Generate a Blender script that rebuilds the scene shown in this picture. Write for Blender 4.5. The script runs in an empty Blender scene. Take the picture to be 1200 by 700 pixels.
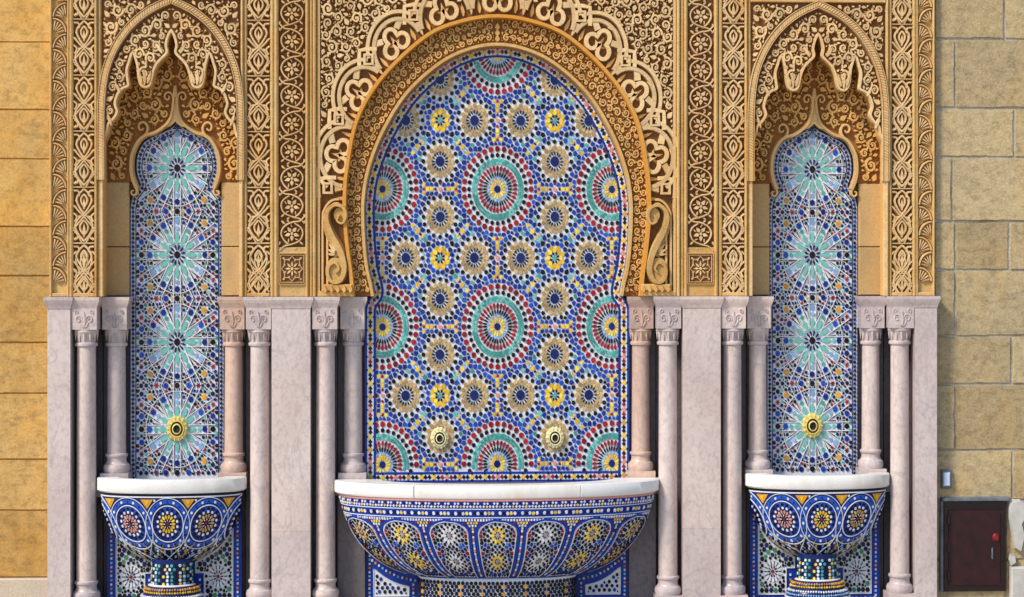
import bpy, math, random
import numpy as np
from mathutils import Vector

R = math.radians
S = 0.006            # metres per layout unit
D = 2333.0           # camera distance in layout units (14 m)
YH = 300.0           # eye level row
ZC = 2.4             # eye height in metres
scene = bpy.context.scene
COL = scene.collection
rng = random.Random(7)

# ------------------------------------------------------------------ camera, sky, sun
cam = bpy.data.cameras.new("camera")
cam_o = bpy.data.objects.new("camera", cam)
COL.objects.link(cam_o)
YAW = 3.07
cam.sensor_width = 36
cam.lens = 36 * D / 1200
cam.shift_x = -(D * math.tan(R(YAW)) - 17) / 1200
cam.shift_y = -50 / 1200
cam.clip_end = 2000
cam_o.location = (0, -D * S, ZC)
cam_o.rotation_euler = (R(90), 0, R(-YAW))
scene.camera = cam_o

SUN_DIR = Vector((-1.05, -0.80, 1.25)).normalized()
world = bpy.data.worlds.new("World")
scene.world = world
world.use_nodes = True
wn = world.node_tree.nodes
bg = wn["Background"]
sky = wn.new("ShaderNodeTexSky")
sky.sky_type = 'NISHITA'
sky.sun_disc = False
sky.sun_elevation = math.asin(SUN_DIR.z)
sky.sun_rotation = math.atan2(SUN_DIR.x, SUN_DIR.y)
world.node_tree.links.new(sky.outputs[0], bg.inputs[0])
bg.inputs[1].default_value = 0.135
sun = bpy.data.lights.new("sun", 'SUN')
sun.energy = 2.9
sun.angle = R(11)
sun.color = (1.0, 0.90, 0.74)
sun_o = bpy.data.objects.new("sun", sun)
COL.objects.link(sun_o)
sun_o.location = (-8, -12, 14)
sun_o.rotation_euler = (-SUN_DIR).to_track_quat('-Z', 'Y').to_euler()
vs = scene.view_settings
vs.view_transform = 'Standard'
vs.look = 'None'
vs.exposure = 0.47
vs.gamma = 1.0

# ------------------------------------------------------------------ materials
MATS = {}
def new_mat(name):
    m = bpy.data.materials.new(name); m.use_nodes = True
    n = m.node_tree.nodes; l = m.node_tree.links
    return m, n, l, n["Principled BSDF"]
def coords(n, l, scale=(1, 1, 1)):
    g = n.new("ShaderNodeNewGeometry")
    mp = n.new("ShaderNodeMapping"); mp.inputs['Scale'].default_value = scale
    l.new(g.outputs['Position'], mp.inputs['Vector'])
    return mp.outputs[0]
def noise(n, l, vec, scale, detail=4, rough=.6):
    t = n.new("ShaderNodeTexNoise"); t.inputs['Scale'].default_value = scale
    t.inputs['Detail'].default_value = detail; t.inputs['Roughness'].default_value = rough
    l.new(vec, t.inputs['Vector']); return t.outputs['Fac']
def ramp(n, l, fac, stops):
    r = n.new("ShaderNodeValToRGB"); e = r.color_ramp.elements
    e[0].position, e[0].color = stops[0][0], (*stops[0][1], 1)
    e[1].position, e[1].color = stops[-1][0], (*stops[-1][1], 1)
    for p, c in stops[1:-1]:
        x = e.new(p); x.color = (*c, 1)
    l.new(fac, r.inputs[0]); return r.outputs[0]
def mix(n, l, fac, a, b, mode='MIX'):
    x = n.new("ShaderNodeMix"); x.data_type = 'RGBA'; x.blend_type = mode
    for s, v in ((0, fac), (6, a), (7, b)):
        if isinstance(v, (int, float)): x.inputs[s].default_value = v
        elif isinstance(v, tuple): x.inputs[s].default_value = (*v, 1)
        else: l.new(v, x.inputs[s])
    return x.outputs[2]
def bump(n, l, b, h, strength, dist):
    x = n.new("ShaderNodeBump"); x.inputs['Strength'].default_value = strength
    x.inputs['Distance'].default_value = dist
    l.new(h, x.inputs['Height']); l.new(x.outputs[0], b.inputs['Normal'])
def obj_tone(n, l, col, amt):
    o = n.new("ShaderNodeObjectInfo")
    return mix(n, l, 1.0, col, ramp(n, l, o.outputs['Random'], [(0, (1 - amt, 1 - amt * 1.05, 1 - amt * 1.1)), (1, (1 + amt * .55,) * 3)]), 'MULTIPLY')
def sc_(c, k): return tuple(min(1, v * k) for v in c)

def stone(name, c, c2, rough=.75, grain=.25, bstr=.35, stain=None, island=.0, blotch=1.6, pits=0, tone=0):
    m, n, l, b = new_mat(name)
    v = coords(n, l)
    big = noise(n, l, v, blotch, 5, .6)
    col = ramp(n, l, big, [(.34, c), (.66, c2)])
    fine = noise(n, l, v, 90, 3, .7)
    f = ramp(n, l, fine, [(.25, (1 - grain,) * 3), (.75, (1 + grain * .4,) * 3)])
    col = mix(n, l, 1.0, col, f, 'MULTIPLY')
    if stain:
        st = noise(n, l, coords(n, l, (1.2, 1.2, .45)), 2.6, 6, .65)
        sf = ramp(n, l, st, [(.50, (0, 0, 0)), (.72, (1, 1, 1))])
        col = mix(n, l, sf, col, stain)
    if pits:
        pn = noise(n, l, coords(n, l, (1, 1, 1.4)), 17, 6, .75)
        col = mix(n, l, 1.0, col, ramp(n, l, pn, [(.36, (1 - pits,) * 3), (.5, (1, 1, 1)), (.66, (1 + pits * .5,) * 3)]), 'MULTIPLY')
    if island:
        g = n.new("ShaderNodeNewGeometry")
        r_ = ramp(n, l, g.outputs['Random Per Island'], [(0, (1 - island,) * 3), (1, (1 + island * .5,) * 3)])
        col = mix(n, l, 1.0, col, r_, 'MULTIPLY')
    if tone: col = obj_tone(n, l, col, tone)
    l.new(col, b.inputs['Base Color'])
    b.inputs['Roughness'].default_value = rough
    b.inputs['Specular IOR Level'].default_value = .3
    hn = noise(n, l, v, 55, 5, .7)
    bump(n, l, b, hn, bstr, .006)
    MATS[name] = m
def glaze(name, c, var=.35, rough=.24, hue=None):
    m, n, l, b = new_mat(name)
    g = n.new("ShaderNodeNewGeometry")
    r_ = ramp(n, l, g.outputs['Random Per Island'], [(0, sc_(c, 1 - var)), (.5, c), (1, hue or sc_(c, 1 + var))])
    fn = noise(n, l, coords(n, l), 60, 3, .6)
    f = ramp(n, l, fn, [(.3, (.82,) * 3), (.7, (1.05,) * 3)])
    l.new(mix(n, l, 1.0, r_, f, 'MULTIPLY'), b.inputs['Base Color'])
    b.inputs['Roughness'].default_value = rough
    b.inputs['Specular IOR Level'].default_value = .22
    wav = noise(n, l, coords(n, l), 40, 2, .5)
    bump(n, l, b, wav, .12, .004)
    MATS[name] = m
def marble(name, c, c2, vein, rough=.28, ms=3.0):
    m, n, l, b = new_mat(name)
    v = coords(n, l, (1, 1, .7))
    col = ramp(n, l, noise(n, l, v, ms, 6, .6), [(.3, c), (.7, c2)])
    sp = noise(n, l, v, 34, 5, .75)
    col = mix(n, l, ramp(n, l, sp, [(.47, (0, 0, 0)), (.72, (.75,) * 3)]), col, vein)
    cl2 = noise(n, l, coords(n, l, (1, 1, .5)), 1.7, 5, .7)
    col = mix(n, l, 1.0, col, ramp(n, l, cl2, [(.3, (.78, .76, .78)), (.7, (1.05, 1.04, 1.03))]), 'MULTIPLY')
    t = n.new("ShaderNodeTexNoise"); t.inputs['Scale'].default_value = 2.2; t.inputs['Detail'].default_value = 8
    t.inputs['Distortion'].default_value = 1.6
    l.new(v, t.inputs['Vector'])
    vf = ramp(n, l, t.outputs['Fac'], [(.48, (0, 0, 0)), (.5, (.5,) * 3), (.515, (0, 0, 0))])
    col = mix(n, l, vf, col, vein)
    o = n.new('ShaderNodeObjectInfo')
    col = mix(n, l, 1.0, col, ramp(n, l, o.outputs['Random'], [(0, (.82, .81, .86)), (.5, (.97, .95, .95)), (1, (1.08, 1.02, .97))]), 'MULTIPLY')
    l.new(col, b.inputs['Base Color'])
    b.inputs['Roughness'].default_value = rough
    bump(n, l, b, noise(n, l, v, 30, 4, .6), .12, .003)
    MATS[name] = m
def plain(name, c, rough=.5, metal=0, var=.15):
    m, n, l, b = new_mat(name)
    col = ramp(n, l, noise(n, l, coords(n, l), 12, 5, .65), [(.3, sc_(c, 1 - var)), (.7, sc_(c, 1 + var))])
    l.new(col, b.inputs['Base Color'])
    b.inputs['Roughness'].default_value = rough; b.inputs['Metallic'].default_value = metal
    bump(n, l, b, noise(n, l, coords(n, l), 40, 4, .6), .15, .004)
    MATS[name] = m

stone('carved', (.66, .40, .15), (.72, .48, .22), grain=.22, island=.2)
stone('carved_pale', (.74, .49, .24), (.76, .56, .31), grain=.24, island=.22, stain=(.60, .34, .11), pits=.15)
stone('amber_bounce', (.66, .36, .10), (.70, .42, .15), grain=.2, island=.2)  # carved stone tinted oranger to hold the warm bounce light of the niches
stone('frame', (.60, .36, .12), (.62, .43, .19), grain=.25, blotch=2.5, tone=.12, stain=(.50, .27, .07), pits=.15)
stone('archivolt', (.64, .28, .04), (.66, .33, .07), grain=.22, island=.15)
stone('arch_strand', (.68, .38, .12), (.70, .43, .16), grain=.2, island=.22)
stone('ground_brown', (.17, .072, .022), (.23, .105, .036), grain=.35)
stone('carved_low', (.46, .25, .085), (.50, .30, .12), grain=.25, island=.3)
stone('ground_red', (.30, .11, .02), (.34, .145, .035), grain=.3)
stone('niche_stone', (.58, .36, .14), (.52, .37, .18), grain=.25, stain=(.36, .25, .13), tone=.12)
stone('wall_gold', (.66, .36, .085), (.58, .37, .135), grain=.3, bstr=.5, stain=(.46, .25, .06), blotch=1.6, pits=.3, tone=.2)
stone('wall_grey', (.50, .385, .21), (.42, .34, .205), grain=.35, bstr=.7, stain=(.50, .35, .16), blotch=1.8, pits=.3, tone=.18)
stone('mortar_gold', (.42, .20, .035), (.55, .29, .06), grain=.4, bstr=.8)
stone('mortar_grey', (.30, .25, .16), (.56, .54, .50), grain=.4, bstr=.9, blotch=4)
stone('paving', (.42, .36, .28), (.36, .31, .25), grain=.25, blotch=.5)
stone('plinth_stone', (.60, .50, .38), (.50, .43, .36), grain=.25)
marble('marble_pink', (.60, .51, .49), (.67, .61, .60), (.38, .33, .345))
marble('marble_rose', (.64, .46, .36), (.62, .48, .41), (.42, .29, .23))
marble('marble_white', (.86, .85, .84), (.82, .82, .84), (.62, .63, .67), rough=.2, ms=5)
marble('marble_grey_shade', (.10, .095, .115), (.15, .135, .155), (.05, .05, .07), rough=.4)  # grey marble, darkened to paint the shade between the columns
glaze('t_white', (.66, .69, .76), var=.14)
glaze('t_black', (.007, .008, .014), var=.5)
glaze('t_navy', (.009, .018, .105), var=.4)
glaze('t_blue', (.008, .034, .30), var=.5, hue=(.015, .09, .50))
glaze('t_lblue', (.22, .42, .72), var=.25)
glaze('t_red', (.24, .012, .02), var=.45)
glaze('t_teal', (.045, .36, .33), var=.4, hue=(.15, .55, .52))
glaze('t_yellow', (.80, .50, .025), var=.25, hue=(.92, .74, .08))
glaze('t_gold', (.58, .29, .03), var=.35)
glaze('t_aqua', (.13, .45, .40), var=.35, hue=(.32, .62, .60))
glaze('t_tan', (.49, .32, .11), var=.32)
glaze('t_green', (.05, .22, .12), var=.4)
glaze('t_pink', (.58, .28, .24), var=.2)
stone('rim_white', (.84, .83, .82), (.76, .77, .79), rough=.3, grain=.10, bstr=.12, stain=(.66, .62, .55), blotch=4, tone=.06)
plain('brass', (.80, .66, .22), .3, .35)
plain('brass_pale', (.78, .72, .42), .35, .2, .3)
plain('hole', (.006, .005, .005), .8)
plain('maroon', (.020, .002, .005), .3, 0, .6)
plain('maroon_frame', (.012, .003, .005), .35)
plain('reflection_red', (.20, .005, .008), .55, 0, .5)  # colour of the red reflections on the cabinet door
plain('steel', (.13, .15, .18), .55, .2, .4)
plain('switch_blue', (.50, .62, .80), .45)
plain('cement', (.46, .45, .43), .85)

# ------------------------------------------------------------------ mesh helpers
class Flat:
    """apparent layout coordinates at depth d (units, + is back) to world metres"""
    def __init__(s, cx=0, d=0, sx=1):
        s.cx, s.d, s.k, s.sx = cx, d, 1 + d / D, sx
    def __call__(s, x, y, h=0):
        return ((s.cx + s.sx * x) * s.k * S, (s.d - h) * S, ZC + (YH - y) * s.k * S)
ORG = {}
class MB:
    def __init__(s): s.v, s.f, s.m, s.mats = [], [], [], []
    def mi(s, name):
        if name not in s.mats: s.mats.append(name)
        return s.mats.index(name)
    def raw(s, verts, faces, mat):
        o = len(s.v); s.v += [tuple(p) for p in verts]; i = s.mi(mat)
        for f in faces: s.f.append([a + o for a in f]); s.m.append(i)
    def poly(s, mp, pts, h0, h1, mat, inset=.3, tilt=0):
        n = len(pts); cx = sum(p[0] for p in pts) / n; cy = sum(p[1] for p in pts) / n
        a, b = rng.uniform(-tilt, tilt), rng.uniform(-tilt, tilt)
        if tilt >= .02:
            jx, jy = rng.gauss(0, .10), rng.gauss(0, .12)
            pts = [(x + jx + rng.gauss(0, .06), y + jy + rng.gauss(0, .07)) for x, y in pts]
        vv = [mp(x, y, h0) for x, y in pts]
        for x, y in pts:
            dx, dy = x - cx, y - cy; L = math.hypot(dx, dy) or 1
            q = max(0, 1 - inset / L)
            vv.append(mp(cx + dx * q, cy + dy * q, h1 + a * dx + b * dy))
        s.raw(vv, [[i, (i + 1) % n, n + (i + 1) % n, n + i] for i in range(n)] + [list(range(n, 2 * n))], mat)
    def strand(s, mp, pts, w, h, mat, closed=False, h0=0, top=.45, jit=.5):
        n = len(pts)
        if n < 2: return
        h += rng.uniform(0, jit)
        vv = []
        for i, (x, y) in enumerate(pts):
            if closed: p, q = pts[i - 1], pts[(i + 1) % n]
            else: p, q = pts[max(0, i - 1)], pts[min(n - 1, i + 1)]
            tx, ty = q[0] - p[0], q[1] - p[1]; L = math.hypot(tx, ty) or 1
            nx, ny = -ty / L, tx / L
            ww = w[0] + (w[1] - w[0]) * i / (n - 1) if isinstance(w, tuple) else w
            for o, hh in ((-.5, h0), (-.5 * top, h), (.5 * top, h), (.5, h0)):
                vv.append(mp(x + nx * ww * o, y + ny * ww * o, hh))
        ff = []
        for i in range(n if closed else n - 1):
            j = (i + 1) % n
            for k in range(3): ff.append([4 * i + k, 4 * j + k, 4 * j + k + 1, 4 * i + k + 1])
        if not closed: ff += [[0, 1, 2, 3], [4 * n - 1, 4 * n - 2, 4 * n - 3, 4 * n - 4]]
        s.raw(vv, ff, mat)
    def leaf(s, mp, x, y, a, L, w, h, mat):
        c, sn = math.cos(a), math.sin(a)
        pts = [(0, -.12 * w), (.3 * L, -.5 * w), (.62 * L, -.36 * w), (L, 0), (.62 * L, .36 * w), (.3 * L, .5 * w), (0, .12 * w)]
        s.poly(mp, [(x + c * p - sn * q, y + sn * p + c * q) for p, q in pts], 0, h + rng.uniform(0, .6), mat, .5)
    def sheet(s, mp, pts, h, mat):
        s.raw([mp(x, y, h) for x, y in pts], [list(range(len(pts)))], mat)
    def box(s, mp, x0, x1, y0, y1, h0, h1, mat, bev=.6):
        b = bev
        vv = [mp(x0, y0, h0), mp(x1, y0, h0), mp(x1, y1, h0), mp(x0, y1, h0),
              mp(x0, y0, h1 - b), mp(x1, y0, h1 - b), mp(x1, y1, h1 - b), mp(x0, y1, h1 - b),
              mp(x0 + b, y0 + b, h1), mp(x1 - b, y0 + b, h1), mp(x1 - b, y1 - b, h1), mp(x0 + b, y1 - b, h1)]
        ff = [[3, 2, 1, 0]]
        for o in (0, 4):
            for i in range(4): ff.append([o + i, o + (i + 1) % 4, o + 4 + (i + 1) % 4, o + 4 + i])
        ff.append([8, 9, 10, 11]); s.raw(vv, ff, mat)
    def lathe(s, cx, d, prof, mat, n=28):
        """vertical axis at layout x=cx, depth d; prof = [(row, radius)]"""
        k = 1 + d / D; vv = []
        for y, r in prof:
            for i in range(n):
                a = 2 * math.pi * i / n
                vv.append((cx * k * S + r * S * math.cos(a), d * S + r * S * math.sin(a), ZC + (YH - y) * k * S))
        ff = [[j * n + i, j * n + (i + 1) % n, (j + 1) * n + (i + 1) % n, (j + 1) * n + i] for j in range(len(prof) - 1) for i in range(n)]
        ff += [list(range(n)), list(range((len(prof) - 1) * n, len(prof) * n))[::-1]]
        s.raw(vv, ff, mat)
    def loft(s, cx, d, prof, mat):
        """rectangular block, prof = [(row, half width, half depth)]"""
        k = 1 + d / D; vv = []
        for y, hx, hd in prof:
            z = ZC + (YH - y) * k * S
            for a, b in ((-1, -1), (1, -1), (1, 1), (-1, 1)):
                vv.append((cx * k * S + a * hx * S, d * S + b * hd * S, z))
        ff = [[j * 4 + i, j * 4 + (i + 1) % 4, (j + 1) * 4 + (i + 1) % 4, (j + 1) * 4 + i] for j in range(len(prof) - 1) for i in range(4)]
        ff += [[0, 1, 2, 3], [len(vv) - 1 - i for i in range(4)]]
        s.raw(vv, ff, mat)
    def build(s, name, parent=None, kind=None, label=None, smooth=False):
        me = bpy.data.meshes.new(name)
        org = ORG.get(parent.name, Vector()) if parent else Vector()
        v = [(a - org.x, b - org.y, c - org.z) for a, b, c in s.v]
        me.from_pydata(v, [], s.f)
        for mn in s.mats: me.materials.append(MATS[mn])
        me.polygons.foreach_set('material_index', s.m)
        if smooth:
            me.polygons.foreach_set('use_smooth', [True] * len(s.f))
            me.set_sharp_from_angle(angle=R(38))
        me.update()
        o = bpy.data.objects.new(name, me); COL.objects.link(o)
        if parent: o.parent = parent; ORG[o.name] = org
        if kind: o['kind'] = kind
        if label: o['label'] = label
        return o
GROUPS = {'marble_column': 'marble columns along the fountain front', 'marble_pier': 'marble piers between the bays', 'basin': 'tiled basins', 'zellige_panel': 'zellige panels above the basins',
          'water_spout': 'brass water spouts', 'carved_strip': 'upright carved bands', 'niche_surround': 'carved niche surrounds', 'scroll_bracket': 'volute brackets of the great arch',
          'tiled_backsplash': 'tiled walls under the basins', 'stone_wall': 'plain block walls beside the fountain'}
def thing(name, label, cat, at, group=None):
    o = bpy.data.objects.new(name, None); COL.objects.link(o)
    o.empty_display_size = .1
    o.location = at; ORG[o.name] = Vector(at)
    o['label'] = label; o['category'] = cat; o['kind'] = 'thing'
    group = group or GROUPS.get(name)
    if group: o['group'] = group
    return o
def tag(o, label, cat, group=None):
    o['label'] = label; o['category'] = cat; o['kind'] = 'thing'
    group = group or {'slab': 'dark marble slabs behind the columns', 'ledge': 'marble ledges behind the basins'}.get(cat)
    if group: o['group'] = group
    return o
def copy_at(o, parent, dx=0, dy=0, dz=0):
    c = o.copy(); COL.objects.link(c); c.parent = parent
    c.location = (o.location.x + dx, o.location.y + dy, o.location.z + dz)
    return c
def spline(pts, per=6, closed=False):
    out = []; n = len(pts)
    for i in range(n if closed else n - 1):
        if closed: p = [pts[(i + k) % n] for k in (-1, 0, 1, 2)]
        else: p = [pts[max(0, i - 1)], pts[i], pts[i + 1], pts[min(n - 1, i + 2)]]
        for j in range(per):
            t = j / per
            out.append(tuple(.5 * (2 * p[1][c] + (p[2][c] - p[0][c]) * t + (2 * p[0][c] - 5 * p[1][c] + 4 * p[2][c] - p[3][c]) * t * t
                                   + (3 * p[1][c] - p[0][c] - 3 * p[2][c] + p[3][c]) * t ** 3) for c in (0, 1)))
    if not closed: out.append(tuple(pts[-1]))
    return out
def mirror(pts): return [(-x, y) for x, y in pts]
def arc(cx, cy, r, a0, a1, n=14, ry=1.2): return [(cx + r * math.cos(a0 + (a1 - a0) * i / n), cy + ry * r * math.sin(a0 + (a1 - a0) * i / n)) for i in range(n + 1)]
def spiral(cx, cy, r0, r1, a0, turns, n=None, ry=1.2):
    n = n or max(10, int(abs(turns) * 16))
    return [(cx + (r0 + (r1 - r0) * (i / n) ** .8) * math.cos(a0 + turns * 2 * math.pi * i / n),
             cy + ry * (r0 + (r1 - r0) * (i / n) ** .8) * math.sin(a0 + turns * 2 * math.pi * i / n)) for i in range(n + 1)]
def resample(pts, n):
    a = np.array(pts); d = np.r_[0, np.cumsum(np.hypot(*np.diff(a, axis=0).T))]
    t = np.linspace(0, d[-1], n)
    return list(zip(np.interp(t, d, a[:, 0]), np.interp(t, d, a[:, 1])))
def plen(pts):
    a = np.array(pts); return float(np.hypot(*np.diff(a, axis=0).T).sum())
def offset(pts, o, closed=False):
    n = len(pts); out = []
    for i, (x, y) in enumerate(pts):
        p, q = (pts[i - 1], pts[(i + 1) % n]) if closed else (pts[max(0, i - 1)], pts[min(n - 1, i + 1)])
        tx, ty = q[0] - p[0], q[1] - p[1]; L = math.hypot(tx, ty) or 1
        out.append((x - ty / L * o, y + tx / L * o))
    return out
def in_poly(px, py, poly):
    px = np.asarray(px, float); py = np.asarray(py, float); r = np.zeros(px.shape, bool)
    n = len(poly)
    for i in range(n):
        x1, y1 = poly[i - 1]; x2, y2 = poly[i]
        if y1 == y2: continue
        c = ((y1 > py) != (y2 > py)) & (px < (x2 - x1) * (py - y1) / (y2 - y1) + x1)
        r ^= c
    return r
def ngon(x, y, r, n, a0=0, ry=1.2): return [(x + r * math.cos(a0 + 2 * math.pi * i / n), y + ry * r * math.sin(a0 + 2 * math.pi * i / n)) for i in range(n)]

# ------------------------------------------------------------------ arabesque filling (packed scrolls)
def pack(poly, holes=(), rmax=9, rmin=2.2, gap=.7, step=1.0, seed=1, circles=()):
    """greedy packing of circles in a polygon; iso coordinates (rows / 1.2)"""
    rs = np.random.RandomState(seed)
    iso = [(x, y / 1.2) for x, y in poly]
    xs = [p[0] for p in iso]; ys = [p[1] for p in iso]
    gx, gy = np.meshgrid(np.arange(min(xs), max(xs), step), np.arange(min(ys), max(ys), step))
    gx = gx.ravel(); gy = gy.ravel()
    ok = in_poly(gx, gy, iso)
    for h in holes: ok &= ~in_poly(gx, gy, [(x, y / 1.2) for x, y in h])
    gx = gx[ok]; gy = gy[ok]
    c = np.full(gx.shape, 1e9)
    for pl in [iso] + [[(x, y / 1.2) for x, y in h] for h in holes]:
        for i in range(len(pl)):
            x1, y1 = pl[i - 1]; x2, y2 = pl[i]
            L2 = (x2 - x1) ** 2 + (y2 - y1) ** 2 or 1e-9
            t = np.clip(((gx - x1) * (x2 - x1) + (gy - y1) * (y2 - y1)) / L2, 0, 1)
            c = np.minimum(c, np.hypot(gx - x1 - t * (x2 - x1), gy - y1 - t * (y2 - y1)))
    out = []
    for x, y, r in circles: c = np.minimum(c, np.hypot(gx - x, gy - y / 1.2) - r)
    while len(gx):
        m = c.max() - gap
        if m < rmin: break
        r = min(m, rmax * rs.uniform(.75, 1))
        cand = np.where(c - gap >= r)[0]
        # prefer tight spots so the circles nest
        i = cand[np.argmin(c[cand] + rs.uniform(0, 1.0, len(cand)))]
        out.append((gx[i], gy[i] * 1.2, r))
        c = np.minimum(c, np.hypot(gx - gx[i], gy - gy[i]) - r)
    return out
def scrolls(b, mps, circ, mat, w=2.0, h=4.5, rnd=None, thr=4.2):
    rnd = rnd or random.Random(3)
    for k, (x, y, r) in enumerate(circ):
        # aim the tail at the nearest bigger scroll
        best, bd = None, 1e9
        for (x2, y2, r2) in circ[:k]:
            d = math.hypot(x - x2, (y - y2) / 1.2) - r - r2
            if r2 > 3.5 and d < bd: best, bd = (x2, y2, r2), d
        a = math.atan2((best[1] - y) / 1.2, best[0] - x) if best else rnd.uniform(0, 6.28)
        sg = rnd.choice((-1, 1))
        under = [(rnd.uniform(0, 6.28), rnd.uniform(.25, .75), rnd.uniform(.5, .9)) for _ in range(7 if r > 5 else 4)]
        for mp in mps:
            if r > 2.0:
                for ua, uo, ul in under:   # lower layer of small leaves between the scrolls
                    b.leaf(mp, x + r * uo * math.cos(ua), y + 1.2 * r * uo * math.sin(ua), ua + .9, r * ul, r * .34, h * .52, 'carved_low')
            if r > thr:
                ww = min(w * 1.25, max(w * .8, r * .43))
                b.strand(mp, spiral(x, y, r - ww * .3, r * .30, a, sg * 1.22), (ww * 1.2, ww * .8), h, mat, top=.6)
                b.poly(mp, ngon(x, y, max(1.3, r * .27), 7), 0, h + .3, mat, .5)
                for q in (1.3, 2.5, 3.9):
                    if r > 6: b.leaf(mp, x + r * .62 * math.cos(a + q * sg), y + 1.2 * r * .62 * math.sin(a + q * sg), a + q * sg + sg * .9, r * .8, r * .5, h - .6, mat)
                if best and bd < 3.0:
                    ex, ey = x + (r - 1) * math.cos(a), y + 1.2 * (r - 1) * math.sin(a)
                    fx, fy = x + (r + bd + 2) * math.cos(a + .25 * sg), y + 1.2 * (r + bd + 2) * math.sin(a + .25 * sg)
                    b.strand(mp, [(ex, ey), ((ex + fx) / 2 + sg * .6, (ey + fy) / 2), (fx, fy)], ww, h - .4, mat)
            else:
                L = r * 2.1; aa = a + sg * .7
                b.leaf(mp, x - L / 2 * math.cos(aa), y - L / 2 * math.sin(aa) * 1.1, aa, L * 1.2, r * 1.65, h - .4, mat)

# ------------------------------------------------------------------ layout tables (symmetric about x = 0)
TOP = -70
GROUND = 712
SIDES = ((-1, 'left'), (1, 'right'))
def P3(x, y, d=0): return Flat(0, d)(x, y, 0)

# ------------------------------------------------------------------ ground and plain walls
gz = P3(0, GROUND)[2]
b = MB()
b.raw([(-60, -80, gz), (60, -80, gz), (60, 3, gz), (-60, 3, gz)], [[0, 1, 2, 3]], 'paving')
g = b.build('ground'); g['kind'] = 'structure'

def block_wall(name, label, rows, x0, x1, cuts, mat, mort, rag, proud):
    t = thing(name, label, 'wall', P3((x0 + x1) / 2, GROUND, 6))
    mp = Flat(0, 6)
    b = MB(); b.box(mp, x0, x1, TOP, GROUND, -30, -.4, mort, .2); b.build('mortar_bed', t)
    rr = random.Random(len(name))
    for i in range(len(rows) - 1):
        xs = [x0] + cuts[i] + [x1]
        for j in range(len(xs) - 1):
            if xs[j + 1] - xs[j] < 4: continue
            b = MB()
            hh = proud + rr.uniform(-.5, .7)
            g = rag
            n = 14
            xa, xb, ya, yb = xs[j] + (g if j else 0), xs[j + 1] - (g if j < len(xs) - 2 else 0), rows[i] + g, rows[i + 1] - g
            per = []   # slightly uneven arrises
            u = lambda: rr.uniform(-.5, .5) * rag
            for k in range(n): per.append((xa + (xb - xa) * k / n, ya + u()))
            for k in range(n): per.append((xb + u() * (j < len(xs) - 2), ya + (yb - ya) * k / n))
            for k in range(n): per.append((xb - (xb - xa) * k / n, yb + u()))
            for k in range(n): per.append((xa + u() * (j > 0), yb - (yb - ya) * k / n))
            b.poly(mp, per, -2, hh, mat, 1.0, .003)
            b.build('stone_block', t)
    return t
rows_l = [TOP, -26, 53, 131, 188, 266, 323, 400, 459, 535, 594, 671]
cl = [[-660], [-760], [-700], [-640], [-735], [-610], [-700], [-790, -596], [-690], [-640], [-740]]
block_wall('stone_wall', 'golden sandstone block wall left of the fountain front', rows_l, -860, -513, cl, 'wall_gold', 'mortar_gold', .55, 1.2)
rows_r = [TOP, -36, 43, 125, 183, 259, 317, 395, 452, 530, 589, 660, GROUND]
cr = [[640], [600, 720], [541, 660], [612, 740], [537, 680], [541, 606, 760], [541, 690], [609, 720], [541, 660], [610, 730], [601, 700], [601, 690]]
block_wall('stone_wall', 'weathered grey-brown stone block wall right of the fountain front', rows_r, 517, 860, cr, 'wall_grey', 'mortar_grey', .95, 1.3)
t = thing('wall_plinth', 'pale stone plinth at the foot of the golden wall', 'plinth', P3(-690, GROUND, 0))
for xa, xb in ((-860, -700), (-699, -590), (-589, -514)):
    b = MB(); b.box(Flat(0, 5), xa, xb, 672, GROUND, -4, 8, 'plinth_stone', 1.2); b.build('plinth_block', t)

# backing masonry of the fountain front
b = MB(); b.box(Flat(0, 44), -517, 517, TOP, GROUND, -20, 0, 'niche_stone', .1)
bk = b.build('backing_wall'); tag(bk, 'plain masonry behind the carved arches and columns of the fountain', 'wall')

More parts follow.
